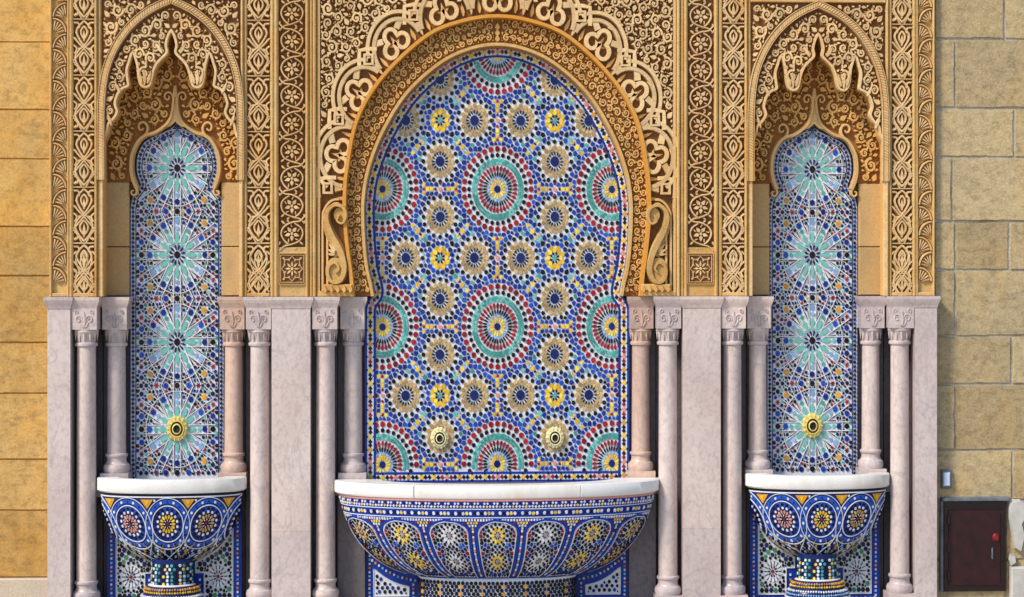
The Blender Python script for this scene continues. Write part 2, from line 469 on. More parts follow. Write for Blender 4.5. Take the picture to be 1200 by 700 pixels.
# ------------------------------------------------------------------ zellige patterns
TH = 1.1   # tile thickness
def wedge(cx, cy, r0, r1, a, half, ry, pinch=.55):
    """petal between radii, half = half angle at mid radius"""
    rm = r0 + (r1 - r0) * .62
    P = lambda r, t: (cx + r * math.cos(t), cy + ry * r * math.sin(t))
    return [P(r0, a - half * pinch), P(rm, a - half), P(r1, a - half * pinch * .6), P(r1, a + half * pinch * .6), P(rm, a + half), P(r0, a + half * pinch)]
def ring_shapes(cx, cy, spec, ry=1.2):
    """-> list of rings, each a list of (outline, material, bounding circle)"""
    out = []
    for sp in spec:
        k = sp[0]; ring = []
        if k == 'disc':
            ring.append((ngon(cx, cy, sp[1], 14, 0, ry), sp[2], (cx, cy, sp[1])))
        elif k == 'dot':
            _, r, s, n, ph, m = sp
            for i in range(n):
                a = 2 * math.pi * (i + ph) / n
                x, y = cx + r * math.cos(a), cy + ry * r * math.sin(a)
                ring.append((ngon(x, y, s, 6, a, ry), m if isinstance(m, str) else m[i % len(m)], (x, y, s)))
        elif k == 's':
            _, r0, r1, n, ph, fr, m = sp
            for i in range(n):
                a = 2 * math.pi * (i + ph) / n; rm = (r0 + r1) / 2; hf = math.pi / n * fr
                ring.append(([(cx + r * math.cos(t), cy + ry * r * math.sin(t)) for r, t in ((r0, a - hf), (r1, a - hf), (r1, a + hf), (r0, a + hf))], m if isinstance(m, str) else m[i % len(m)],
                             (cx + rm * math.cos(a), cy + ry * rm * math.sin(a), (r1 - r0) / 2)))
        else:
            _, r0, r1, n, ph, fr, m = sp
            for i in range(n):
                a = 2 * math.pi * (i + ph) / n; rm = (r0 + r1) / 2
                ring.append((wedge(cx, cy, r0, r1, a, math.pi / n * fr, ry), m if isinstance(m, str) else m[i % len(m)],
                             (cx + rm * math.cos(a), cy + ry * rm * math.sin(a), (r1 - r0) / 2)))
        out.append(ring)
    return out
LARGE = [('disc', 3.7, 't_navy'), ('w', 4.3, 9.6, 16, 0, .84, 't_yellow'), ('w', 9.2, 12.6, 16, .5, .70, 't_lblue'), ('w', 12.0, 17.4, 32, 0, .74, 't_black'),
         ('w', 17.6, 23.2, 32, 0, .84, 't_red'), ('s', 24.3, 26.9, 40, 0, .84, 't_teal'), ('s', 27.3, 30.0, 40, .5, .84, 't_teal'), ('dot', 33.3, 2.45, 32, 0, 't_black'), ('dot', 39.3, 3.15, 32, 0, 't_red')]
TAN = [('disc', 5.2, 't_navy'), ('w', 6.0, 9.8, 16, 0, .60, 't_black'), ('w', 9.2, 12.8, 16, .5, .84, 't_tan'), ('w', 12.5, 16.4, 16, 0, .88, 't_tan'), ('dot', 19.5, 2.45, 16, 0, 't_black')]
YEL = [('disc', 2.2, 't_teal'), ('w', 2.6, 5.9, 8, .5, .66, 't_black'), ('w', 5.4, 9.6, 8, 0, .88, 't_yellow'), ('w', 7.9, 11.9, 8, .5, .68, 't_yellow'), ('dot', 14.4, 2.7, 16, .5, 't_blue')]
MID = [('disc', 2.2, 't_pink'), ('dot', 5.6, 1.7, 4, 0, 't_red')]

def fill_dots(gx, gy, obst, images, rmax=2.5, rmin=1.25, gap=.75):
    """greedy dots on candidate points (iso), images(x,y) -> symmetric copies; returns (x,y,r)"""
    c = np.full(gx.shape, 1e9)
    for x, y, r in obst: c = np.minimum(c, np.hypot(gx - x, gy - y) - r)
    out = []
    while True:
        i = int(np.argmax(c)); m = c[i] - gap
        if m < rmin: break
        r = min(m, rmax)
        cand = np.where(c - gap >= r)[0]; i = cand[int(np.argmin(c[cand] + (gx[cand] * .013 + gy[cand] * .007)))]
        x, y = float(gx[i]), float(gy[i]); ims = images(x, y)
        self_d = min([math.hypot(x - a, y - b) for a, b in ims if math.hypot(x - a, y - b) > .3] or [99])
        if self_d < 2 * r + .2:
            r = self_d / 2 - .25
            if r < rmin * .8: c[i] = -1; continue
        out.append((x, y, r))
        for a, b in ims: c = np.minimum(c, np.hypot(gx - a, gy - b) - r)
    return out

# --- main panel unit: p4m lattice, pitch 134 (iso)
PITCH = 134.0
def main_images(x, y):
    s = set()
    for a, b in ((x, y), (y, x)):
        for sa in (-1, 1):
            for sb in (-1, 1):
                for i in (0, 1):
                    for j in (0, 1): s.add((round(sa * a + i * PITCH, 3), round(sb * b + j * PITCH, 3)))
    return list(s)
def main_fill():
    ob = []
    def add(spec, cx, cy):
        for ring in ring_shapes(cx, cy, spec, 1.0):
            for _, _, c in ring: ob.append(c)
    for c in ((0, 0),): add(LARGE, *c); ob.append((0, 0, 31))
    for c in ((67, 27), (27, 67), (67, -27), (107, 67), (67, 107)): add(TAN, *c); ob.append((*c, 16.4))
    add(YEL, 67, 67); ob.append((67, 67, 11))
    add(MID, 67, 0); 
    extra = []
    for x, y, m, r in ((52.5, 0, 't_yellow', 2.1), (48.0, 0, 't_red', 1.6), (56.8, 0, 't_yellow', 2.0), (52.5, 4.6, 't_blue', 2.1), (57.2, 4.4, 't_blue', 1.9), (48.2, 4.0, 't_yellow', 1.7)):
        extra.append((x, y, r, m))
        for a, b in main_images(x, y): ob.append((a, b, r))
    gx, gy = np.meshgrid(np.arange(0, 67.6, .5), np.arange(0, 67.6, .5)); gx = gx.ravel(); gy = gy.ravel()
    k = (gy <= gx + .1) & (np.hypot(gx, gy) > 42); gx, gy = gx[k], gy[k]
    dots = fill_dots(gx, gy, ob, main_images, 2.35, 1.0, .8)
    alld = list(ob)
    for x, y, r in dots: alld += [(a, b, r) for a, b in main_images(x, y)]
    out = []
    for x, y, r, m in extra: out.append((x, y, r, m, cell(x, y, r, near(x, y, alld), 1.0, 1.3)))
    for n, (x, y, r) in enumerate(dots):
        rl = math.hypot(x, y)
        if rl < 50: m = 't_blue'
        elif r < 1.5: m = ('t_lblue', 't_black', 't_yellow')[n % 3]
        else: m = ('t_blue', 't_black', 't_blue', 't_yellow', 't_blue', 't_teal', 't_black')[n % 7]
        out.append((x, y, r, m, cell(x, y, r, near(x, y, alld), 1.0, 1.4)))
    return out

MY0 = 222.0   # row of the upper medallion
MP_IN = [(-143, 347), (-146, 332), (-150, 316), (-153, 290), (-154.5, 260), (-154, 233), (-148, 200), (-131, 157), (-104, 113), (-67, 79), (-34, 62), (0, 56)]
ARCH_OUT = [(-169, 347), (-171, 320), (-175, 290), (-178.5, 250), (-178, 225), (-176, 200), (-164, 140), (-134, 90), (-84, 43), (-42, 25), (0, 19)]
inner = resample(spline(MP_IN + mirror(MP_IN[:-1])[::-1], 8), 201)
outer = resample(spline(ARCH_OUT + mirror(ARCH_OUT[:-1])[::-1], 8), 201)
panel_out = [(-153.5, 572), (-153.5, 362), (-151, 354)] + inner[1:-1] + [(151, 354), (153.5, 362), (153.5, 572)]

def emit(b, mp, shapes, clip=None, tilt=.08, h=TH):
    if not shapes: return
    ok = [True] * len(shapes)
    if clip is not None: ok = in_poly([q[2][0] for q in shapes], [q[2][1] for q in shapes], clip)
    for (pts, m, c), k in zip(shapes, ok):
        if k: b.poly(mp, pts, -.3, h + rng.uniform(-.1, .12), m, .12, tilt)
def cell(x, y, r, others, gap, grow=1.5, sides=8):
    """tile outline: power cell of a dot among its neighbours, joints of width gap (iso)"""
    pts = [(x + r * grow * math.cos(2 * math.pi * i / sides), y + r * grow * math.sin(2 * math.pi * i / sides)) for i in range(sides)]
    for X, Y, r2 in others:
        d = math.hypot(X - x, Y - y)
        if d < .3 or d > r * grow + r2 * 2 + gap + 4: continue
        nx, ny = (X - x) / d, (Y - y) / d
        lim = max(.35 * r, (d * d + r * r - r2 * r2) / (2 * d) - gap / 2)
        out = []
        for i in range(len(pts)):
            p, q = pts[i - 1], pts[i]
            dp = (p[0] - x) * nx + (p[1] - y) * ny - lim; dq = (q[0] - x) * nx + (q[1] - y) * ny - lim
            if (dp > 0) != (dq > 0):
                t = dp / (dp - dq); out.append((p[0] + (q[0] - p[0]) * t, p[1] + (q[1] - p[1]) * t))
            if dq <= 0: out.append(q)
        pts = out
        if len(pts) < 3: return None
    # drop near-duplicate corners
    res = []
    for p in pts:
        if not res or math.hypot(p[0] - res[-1][0], p[1] - res[-1][1]) > .25: res.append(p)
    return res if len(res) >= 3 else None
def near(x, y, arr, d=14):
    return [c for c in arr if abs(c[0] - x) < d + c[2] and abs(c[1] - y) < d + c[2]]
MAIN_FILL = main_fill()
def border(t, mp, path, wid, unit, star=True, closed=False):
    """blue-edged strip of star tiles along a path (centre line)"""
    b = MB()
    b.strand(mp, offset(path, -wid * .5 + 1.0, closed), 2.8, TH + .5, 't_blue', closed, top=.9, jit=.1)
    b.strand(mp, offset(path, wid * .5 - 1.0, closed), 2.8, TH + .5, 't_blue', closed, top=.9, jit=.1)
    b.build('border_line', t, kind='stuff')
    b = MB()
    b.strand(mp, path, wid - 3.6, TH + .15, 't_white', closed, top=.96, jit=.02)
    b.build('border_ground', t)
    L = plen(path); n = max(3, int(round(L / unit))); pp = resample(path, 4 * n + 1)
    for i in range(n):
        x, y = pp[4 * i + 2]; x0, y0 = pp[4 * i]; x1, y1 = pp[4 * i + 4]
        tx, ty = x1 - x0, y1 - y0; q = math.hypot(tx, ty) or 1; tx /= q; ty /= q
        b = MB(); st = []
        for k in range(12):
            a = 2 * math.pi * k / 12; r = 3.3 if k % 2 == 0 else 2.0
            st.append((x + r * math.cos(a), y + 1.1 * r * math.sin(a)))
        b.poly(mp, st, 0, TH + .75, ('t_yellow', 't_pink', 't_gold', 't_yellow')[i % 4], .2, .04)
        for sgn in (-1, 1):
            for ox, oy in ((0, 1), (0, -1)):
                cx, cy = x + sgn * tx * unit * .36 - ty * oy * wid * .0, y + sgn * ty * unit * .36
                break
            b.poly(mp, ngon(cx, cy, 2.7, 4, math.atan2(ty, tx)), 0, TH + .7, 't_red' if i % 4 == 1 else 't_black', .2, .04)
            b.poly(mp, ngon(x - ty * sgn * wid * .33, y + tx * sgn * wid * .33, 1.6, 4, math.atan2(ty, tx)), 0, TH + .7, 't_black', .2, .04)
        b.build('border_star', t, kind='stuff')

def main_panel():
    d = 24
    t = thing('zellige_panel', 'tall horseshoe-arched zellige panel with large medallions above the wide central basin', 'tile panel', P3(0, 575, d))
    mp = Flat(0, d)
    b = MB(); b.sheet(mp, panel_out, 0, 't_white'); b.build('white_tile_ground', t)
    clip = offset(panel_out, 11.5, True)
    # is the inset really inside?
    if not in_poly(np.array([clip[len(clip) // 2][0]]), np.array([clip[len(clip) // 2][1]]), panel_out)[0]: clip = offset(panel_out, -11.5, True)
    clip = [(x, min(y, 551.5)) for x, y in clip]
    names = ['centre_tile', 'yellow_petal_ring', 'pale_blue_ring', 'black_petal_ring', 'red_petal_ring', 'teal_tile_ring', 'teal_tile_ring', 'black_dot_ring', 'red_dot_ring']
    cells = [(i * PITCH, MY0 + j * PITCH * 1.2) for i in (-1, 0, 1) for j in (-1, 0, 1, 2)]
    for cx, cy in cells:
        rings = ring_shapes(cx, cy, LARGE)
        root = None
        for nm, ring in zip(['medallion'] + names[1:], rings):
            b = MB(); emit(b, mp, ring, clip)
            if not b.v:
                continue
            if root is None: root = b.build('medallion', t, kind='stuff')
            else: b.build(nm, root, kind='stuff')
    proto = None
    for i in (-2, -1, 0, 1, 2):
        for j in range(-1, 5):
            for kind, dx, dy in (('tan', 67, 27), ('tan', 67, -27), ('tan', 27, 67), ('tan', -27, 67), ('yel', 67, 67), ('mid', 67, 0), ('mid', 0, 67)):
                cx, cy = i * PITCH + dx, MY0 + 1.2 * (j * PITCH + dy)
                if abs(cx) > 175 or not 30 < cy < 575: continue
                spec = {'tan': TAN, 'yel': YEL, 'mid': MID}[kind]
                b = MB(); emit(b, mp, sum(ring_shapes(cx, cy, spec), []), clip)
                if b.v: b.build({'tan': 'tan_rosette', 'yel': 'yellow_star', 'mid': 'link_star'}[kind], t, kind='stuff')
    b = MB(); seen = set(); fl = []
    for x, y, r, m, c in MAIN_FILL:
        if not c: continue
        for sw in (0, 1):
            for sa in (-1, 1):
                for sb in (-1, 1):
                    T = lambda p: (sa * p[1 - sw] if sw else sa * p[0], sb * p[0] if sw else sb * p[1])
                    T = (lambda p: (sa * p[1], sb * p[0])) if sw else (lambda p: (sa * p[0], sb * p[1]))
                    qx, qy = T((x, y)); qc = [T(p) for p in c]
                    if (sa * sb < 0) != bool(sw): qc = qc[::-1]
                    for i in range(-1, 2):
                        for j in range(-1, 3):
                            X, Y = qx + i * PITCH, MY0 + 1.2 * (qy + j * PITCH); key = (round(X * 2), round(Y * 2))
                            if key in seen or abs(X) > 150 or not 50 < Y < 554: continue
                            seen.add(key); fl.append(([(px + i * PITCH, MY0 + 1.2 * (py + j * PITCH)) for px, py in qc], m, (X, Y, r)))
    emit(b, mp, fl, clip)
    b.build('filler_tiles', t, kind='stuff')
    path = offset(panel_out, 5.5, True); 
    if not in_poly(np.array([path[100][0]]), np.array([path[100][1]]), panel_out)[0]: path = offset(panel_out, -5.5, True)
    path = [(-148, 565)] + [p for p in path if p[1] < 560] + [(148, 565)]
    path = resample(path, 260)
    border(t, mp, path, 12.0, 15.5)
    border(t, mp, [(-141, 558.5), (141, 558.5)], 11.5, 14.5)
    return t
main_panel()

# --- side panels
SPIT = 101.3; SX = 44.0; SRY = 1.25
side_out_half = [(-54.2, 560), (-54.2, 243), (-51.5, 231), (-45, 222.5), (-42.5, 217), (-45.8, 208), (-47.2, 197), (-45.5, 182), (-38, 168), (-25, 160), (-9, 152.5), (0, 145)]
def side_feats():
    f = []
    for sx in (-1, 1):
        for sy in (-1, 1):
            f += [(sx * 31, sy * 37, 3.1, 't_gold', 8), (sx * 24, sy * 50.6, 3.2, 't_red', 12), (sx * 41, sy * 28.5, 3.0, 't_red', 12),
                  (sx * 13, sy * 50.6, 3.0, 't_blue', 8), (sx * 41, sy * 15, 3.0, 't_blue', 8), (sx * 41, sy * 41, 2.5, 't_navy', 8),
                  (sx * 35.5, sy * 50.6, 2.3, 't_navy', 6), (sx * 41.5, sy * 50.6, 2.3, 't_navy', 8)]
    f += [(0, 50.6, 3.0, 't_black', 8), (0, -50.6, 3.0, 't_black', 8), (41, 0, 3.0, 't_black', 8), (-41, 0, 3.0, 't_black', 8),
          (6.2, 50.6, 1.6, 't_gold', 4), (-6.2, 50.6, 1.6, 't_gold', 4), (6.2, -50.6, 1.6, 't_gold', 4), (-6.2, -50.6, 1.6, 't_gold', 4),
          (36.5, 0, 1.6, 't_gold', 4), (-36.5, 0, 1.6, 't_gold', 4)]
    return f
SIDE_F = side_feats()
STAR_IN = [('disc', 3.6, 't_black'), ('w', 4.6, 9.8, 12, .5, .62, 't_navy')]
def side_star(cx, cy):
    petals, dark = [], []
    P = lambda r, t: (cx + r * math.cos(t), cy + SRY * r * math.sin(t))
    for i in range(12):
        a = 2 * math.pi * i / 12
        petals.append(([P(8.6, a - .05), P(12, a - .155), P(18.6, a - .135), P(22.0, a - .03), P(22.0, a + .03), P(18.6, a + .135), P(12, a + .155), P(8.6, a + .05)], 't_teal', (cx, cy, 1)))
        for s in (-1, 1):
            am = a + s * math.pi / 12
            dark.append(([P(14, am - s * .022), P(20, am - s * .075), P(24, am - s * .125), P(28.4, am - s * .115), P(28.2, am - s * .055), P(21, am - s * .032)][::s], 't_black', (*P(20, am), 1)))
        dark.append(([P(23.4, a - .06), P(26.2, a - .09), P(27.6, a), P(26.2, a + .09), P(23.4, a + .06)], 't_lblue' if i % 2 else 't_teal', (*P(25, a), 1)))
    return petals, dark
def side_images(x, y): return list({(a, b) for a in (x, -x) for b in (y, -y)})
def side_fill():
    K = SRY; ob = [(0, 0, 28.6)]
    for i in range(12):
        a = 2 * math.pi * i / 12; ob.append((31.6 * math.cos(a), 31.6 * math.sin(a), 2.9))
    for x, y, r, m, n in SIDE_F: ob.append((x, y / K, r))
    gx, gy = np.meshgrid(np.arange(0, 45.1, .5), np.arange(0, SPIT / 2 / K, .5)); gx = gx.ravel(); gy = gy.ravel()
    out = []
    dots = fill_dots(gx, gy, ob, side_images, 1.65, .7, .65)
    alld = list(ob)
    for x, y, r in dots: alld += [(a, b, r) for a, b in side_images(x, y)] + [(a, SPIT / K - b, r) for a, b in side_images(x, y)] + [(a, -SPIT / K - b, r) for a, b in side_images(x, y)]
    for n, (x, y, r) in enumerate(dots):
        out.append((x, y, r, ('t_black', 't_navy', 't_black', 't_navy', 't_black', 't_teal', 't_blue', 't_black', 't_red')[n % 9] if r > 1.0 else ('t_black', 't_navy')[n % 2], cell(x, y, r, near(x, y, alld), 1.15, 1.35)))
    return out
SIDE_FILL = side_fill()
def side_panel(sx, where):
    d = 34; cx0 = sx * 371
    half = spline(side_out_half[2:], 5)
    out = side_out_half[:2] + half; out = out + mirror(out[:-1])[::-1]
    t = thing('zellige_panel', f'narrow ogee-topped zellige panel with four teal stars in the {where} niche', 'tile panel', P3(cx0, 560, d))
    mp = Flat(cx0, d)
    b = MB(); b.sheet(mp, out, 0, 't_white'); b.build('white_tile_ground', t)
    ins = offset(out, 7.2, True)
    if not in_poly(np.array([ins[20][0]]), np.array([ins[20][1]]), out)[0]: ins = offset(out, -7.2, True)
    clip = ins
    for k in range(4):
        cy = 198 + SPIT * k * .9975
        rings = ring_shapes(0, cy, STAR_IN, SRY)
        b = MB(); emit(b, mp, sum(rings, []), clip, .03); root = b.build('twelve_point_star', t, kind='stuff')
        pet, dark = side_star(0, cy)
        for p in pet:
            b = MB(); b.poly(mp, p[0], -.3, TH + .1, 't_aqua', .3, .02); b.build('petal_tile', root)
        b = MB()
        for i in range(12):
            a = 2 * math.pi * i / 12; ca, sa_ = math.cos(a), math.sin(a)
            for o in (-4.1, 4.1):
                seg = []
                for q in np.linspace(11, 52, 22):
                    X, Y = q * ca - o * sa_, cy + SRY * (q * sa_ + o * ca)
                    if abs(X) < 44.8 and abs(Y - cy) < SPIT / 2: seg.append((X, Y))
                if not seg: continue
                ok = in_poly([p[0] for p in seg], [p[1] for p in seg], clip); seg = [p for p, k_ in zip(seg, ok) if k_]
                if len(seg) > 2: b.strand(mp, [seg[0], seg[len(seg) // 2], seg[-1]], 1.0, TH + .35, 't_white', top=.9, jit=.12)
        b.strand(mp, [p for p in ngon(0, cy, 35.6, 36, 0, SRY)], .95, TH + .3, 't_white', True, top=.9, jit=.1)
        b.build('white_straps', root, kind='stuff')
        b = MB(); emit(b, mp, dark, clip, .02)
        dots = ring_shapes(0, cy, [('dot', 31.6, 3.2, 12, 0, ('t_blue', 't_lblue', 't_blue', 't_blue'))], SRY)[0]
        emit(b, mp, dots, clip, .03); b.build('star_ray_tiles', root, kind='stuff')
        b = MB(); f = []
        for x, y, r, m, n in SIDE_F:
            if k < 3 and y > 50: continue
            if n == 12: pts = [(x + (r if q % 2 == 0 else r * .5) * math.cos(q * math.pi / 6), cy + y + 1.2 * (r if q % 2 == 0 else r * .5) * math.sin(q * math.pi / 6)) for q in range(12)]
            else: pts = ngon(x, cy + y, r, n, math.pi / n)
            f.append((pts, m, (x, cy + y, r)))
        for x, y, r, m, cl_ in SIDE_FILL:
            if not cl_: continue
            for sa in (1, -1):
                for sb in (1, -1):
                    if (sa < 0 and x < .2) or (sb < 0 and y < .2): continue
                    f.append(([(sa * px, cy + SRY * sb * py) for px, py in cl_][::sa * sb], m, (sa * x, cy + SRY * sb * y, r)))
        emit(b, mp, f, clip, .04); b.build('filler_tiles', t, kind='stuff')
    path = offset(out, 3.6, True)
    if not in_poly(np.array([path[20][0]]), np.array([path[20][1]]), out)[0]: path = offset(out, -3.6, True)
    path = resample([(-50.6, 557)] + [p for p in path if p[1] < 556] + [(50.6, 557)], 300)
    b = MB()
    for o in (-3.2, 3.2): b.strand(mp, offset(path, o), 1.0, TH + .3, 't_navy', top=.8, jit=.1)
    b.build('border_line', t, kind='stuff')
    b = MB(); pp = resample(path, int(plen(path) / 5.0))
    for i, (x, y) in enumerate(pp): b.poly(mp, ngon(x, y, 2.1, 4, 0, 1.25), -.2, TH + .1, ('t_navy', 't_navy', 't_blue', 't_black')[i % 4], .2, .04)
    b.build('border_dots', t, kind='stuff')
    return t
for sx, w in SIDES: side_panel(sx, w)

# ------------------------------------------------------------------ carved strips
def frame_bars(t, mp, x0, x1, y0, y1, h, mat='frame', n=2):
    """vertical roll mouldings filling x0..x1"""
    w = (x1 - x0) / n
    for i in range(n):
        b = MB(); xa = x0 + w * i
        vv, ff = [], []
        prof = [(0, -9), (0, h * .55), (.18, h * .9), (.5, h), (.82, h * .9), (1, h * .55), (1, -9)]
        hk = 1 if i % 2 == 0 else .72
        for yy in (y0, y1):
            for px, ph in prof: vv.append(mp(xa + w * px, yy, ph * hk if ph > 0 else ph))
        m = len(prof)
        for k in range(m - 1): ff.append([k, k + 1, m + k + 1, m + k])
        b.raw(vv, ff, mat); b.build('frame_moulding', t)
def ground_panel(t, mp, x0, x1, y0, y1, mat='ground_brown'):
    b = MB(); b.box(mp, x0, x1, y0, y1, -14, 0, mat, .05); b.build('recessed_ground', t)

def strip_interlace(x0, x1, label):
    cx, hw = (x0 + x1) / 2, (x1 - x0) / 2
    t = thing('carved_strip', label, 'stone carving', P3(cx, 347, 1))
    mp = Flat(cx, 1); q = hw / 12.5
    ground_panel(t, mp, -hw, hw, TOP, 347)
    b = MB(); st = []
    for L in ([(0, 2), (6, 8), (9, 15), (5, 24), (0, 31)], [(0, 31), (7, 37), (10.5, 45), (7, 54), (0, 62.5)], [(12.3, 21), (6, 28), (0, 34), (-6, 41), (-12.3, 48)],
              [(12.3, 49), (7, 56), (2.5, 64)], [(12, 4), (7, 4.5), (5.5, 9), (9, 11)], [(0, 8), (3.4, 13), (3, 18), (0, 23)], [(0, 38), (4.5, 44), (4, 50), (0, 55)],
              [(12.2, 30), (8.5, 34), (11, 40)], [(12, 60), (8, 59), (7.5, 54.5), (11, 52)]):
        for m in (1, -1): b.strand(mp, [(m * x * q, y) for x, y in spline(L, 4)], 3.0, 5, 'carved_pale', top=.55)
    b.strand(mp, [(-12.3 * q, 0), (12.3 * q, 0)], 2.2, 5.2, 'carved_pale')
    b.leaf(mp, 0, 26, -math.pi / 2, 14, 3.6, 4.6, 'carved_pale'); b.leaf(mp, 0, 58, -math.pi / 2, 17, 4.4, 4.6, 'carved_pale')
    for m in (1, -1):
        for x, y, a, L in ((8, 27, -1.2, 7), (9, 44, 1.2, -5), (10, 17, -1.9, 7), (4.5, 33, .5, 6), (3, 6, .2, 4), (9.8, 57, 1.4, 6)):
            b.leaf(mp, m * x * q, y, a if m > 0 else math.pi - a, L, 2.8, 4.2, 'carved_pale')
    # rows of the horizontal bars: 26.5 + 64.7 k
    proto = b.build('interlace_motif', t, kind='stuff')
    per = 64.7; k1 = mp.k * S
    proto.location.z = -(26.5 - per * 2) * k1
    for k in range(1, 7):
        if 26.5 + per * (k - 2) < 300: copy_at(proto, t, dz=-per * k * k1)
    b = MB(); b.box(mp, -hw, hw, 343, 347.3, -3, 5.5, 'frame', .8); b.build('end_fillet', t)
    b = MB()
    for m in (1, -1):
        b.strand(mp, [(m * x * q, 286 + y) for x, y in spline([(0, 2), (6, 8), (9.5, 18), (6, 30), (0, 40), (-7, 49), (-12, 56)], 4)], 2.7, 5, 'carved_pale', top=.55)
        b.strand(mp, [(m * x * q, 286 + y) for x, y in spline([(0, 10), (4, 18), (3, 26), (0, 33)], 4)], 2.4, 5, 'carved_pale')
        for x, y, a, L in ((9, 34, -1.0, 9), (9, 8, .9, 8), (8, 50, -1.9, 9), (3, 52, -1.4, 9)): b.leaf(mp, m * x * q, 286 + y, a if m > 0 else math.pi - a, L, 3, 4.2, 'carved_pale')
    b.strand(mp, [(-12.3 * q, 285.3), (12.3 * q, 285.3)], 2.2, 5.2, 'carved_pale')
    b.leaf(mp, 0, 314, -math.pi / 2, 16, 4, 4.6, 'carved_pale'); b.build('end_motif', t, kind='stuff')
    return t, mp, hw
def strip_scroll(sx, label):
    cx, hw = sx * 238.5, 15.5
    t = thing('carved_strip', label, 'stone carving', P3(cx, 347, 1))
    mp = Flat(cx, 1, sx)
    ground_panel(t, mp, -hw, hw, TOP, 296)
    for par in (0, 1):
        b = MB(); m = 1 if par == 0 else -1
        W = lambda L: [(m * x, y) for x, y in L]
        b.strand(mp, W(spline([(-14.5, -4), (-9, 1.5), (0, 3), (9, 8), (12.5, 16), (9, 24), (4, 28.5)], 4)), 2.6, 5.2, 'carved_pale')
        b.strand(mp, W(spline([(-3, 4), (-10, 9), (-12.5, 16), (-9, 24), (0, 28.5), (9, 31), (14.5, 36)], 4)), 2.6, 5.0, 'carved_pale')
        for i in range(5):
            a = i * 2 * math.pi / 5 + .3
            b.leaf(mp, m * 1.8 * math.cos(a), 16 + 2.0 * math.sin(a), a if m > 0 else math.pi - a, 7.5, 5.0, 5, 'carved_pale')
            a += .63
            b.strand(mp, W([(6.5 * math.cos(a), 16 + 7.6 * math.sin(a)), (9.5 * math.cos(a + .2), 16 + 11 * math.sin(a + .2))]), 1.8, 4.2, 'carved_pale')
        b.poly(mp, ngon(0, 16, 2.0, 8), 0, 5.4, 'carved_pale', .5)
        for x, y, a, L in ((12.5, 1, 2.4, 7), (-13, 29, -.7, 7), (13.5, 25, 1.2, 6), (-13.6, 5, -1.9, 6), (6, 0, -2.4, 5), (-6, 32, .8, 5)):
            b.leaf(mp, m * x, y, a if m > 0 else math.pi - a, L, 3.0, 4.4, 'carved_pale')
        proto = b.build('scroll_motif', t, kind='stuff'); k1 = mp.k * S
        base = -62 + 32 * par
        proto.location.z = -base * k1
        for k in range(1, 6):
            if base + 64 * k + 32 < 300: copy_at(proto, t, dz=-64 * k * k1)
    # square star panel under the scrolls
    b = MB(); b.box(mp, -17, 17, 290, 347.3, -3, 4.2, 'frame', .6); b.build('end_block', t)
    mp2 = Flat(cx, 1 - 4.2)
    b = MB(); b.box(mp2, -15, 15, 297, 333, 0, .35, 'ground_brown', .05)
    for o in (15, 13.2):
        oy = o * 1.2
        b.strand(mp2, [(-o, 315 - oy), (o, 315 - oy), (o, 315 + oy), (-o, 315 + oy)], 1.5, 2.2, 'carved', True)
    star = [(12.2 * (1 if i % 2 == 0 else .76) * math.cos(i * math.pi / 8), 315 + 14.6 * (1 if i % 2 == 0 else .76) * math.sin(i * math.pi / 8)) for i in range(16)]
    b.strand(mp2, star, 1.7, 2.2, 'carved_pale', True)
    for i in range(8):
        a = i * math.pi / 4
        b.leaf(mp2, 2 * math.cos(a), 315 + 2.4 * math.sin(a), a, 7, 2.6, 1.8, 'carved_pale')
        b.leaf(mp2, 7.5 * math.cos(a + .39), 315 + 9 * math.sin(a + .39), a + .39, 4, 2.4, 1.8, 'carved_pale')
        if i % 2: b.leaf(mp2, 13.0 * math.cos(a) * 1.2, 315 + 15.6 * math.sin(a) * 1.2, a + math.pi, 4.6, 3, 1.8, 'carved_pale')
    b.poly(mp2, ngon(0, 315, 1.8, 8), 0, 2.6, 'carved_pale', .4)
    b.build('star_panel', t, kind='stuff', label='small square panel carved with an eight-pointed star')
    frame_bars(t, mp, -28.5, -15.5, TOP, 347, 7, n=3); frame_bars(t, mp, 15.5, 25.5, TOP, 347, 7)
    return t
def strip_fan(sx, label):
    cx, hw = sx * 505, 11
    t = thing('carved_strip', label, 'stone carving', P3(cx, 347, 1))
    mp = Flat(cx, 1)
    ground_panel(t, mp, -hw, hw, TOP, 347, 'frame')
    for par, m in ((0, 1), (1, -1)):
        b = MB(); fx, fy = m * 7.2, 17.0
        A = lambda r, a: (fx - m * r * math.cos(a) * 14.5, fy - r * math.sin(a) * 17)
        b.strand(mp, [A(1, R(5 + 8.5 * i)) for i in range(11)], 2.6, 4.6, 'carved')
        for i in range(5):
            a0 = R(12 + 17 * i)
            b.strand(mp, [A(.22 + .1 * (i % 2), a0), A(.5, a0 + .05), A(.86, a0 + .02)], (1.2, 3.2), 3.2, 'carved_pale', top=.4)
        # shade of an undercut, painted as a dark line outside the shell edge
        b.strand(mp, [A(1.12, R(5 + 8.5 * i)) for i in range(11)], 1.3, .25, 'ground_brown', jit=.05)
        proto = b.build('shell_motif', t, kind='stuff'); k1 = mp.k * S
        base = -64 + 18 * par
        proto.location.z = -base * k1
        for k in range(1, 12):
            if base + 36 * k + 17 < 345: copy_at(proto, t, dz=-36 * k * k1)
    frame_bars(t, mp, -hw - .5, -hw + 2.5, TOP, 347, 5, n=1); frame_bars(t, mp, hw - 2.5, hw + .5, TOP, 347, 5, n=1)
    b = MB(); b.box(mp, -hw, hw, 343, 347.3, -3, 4, 'frame', .8); b.build('end_fillet', t)
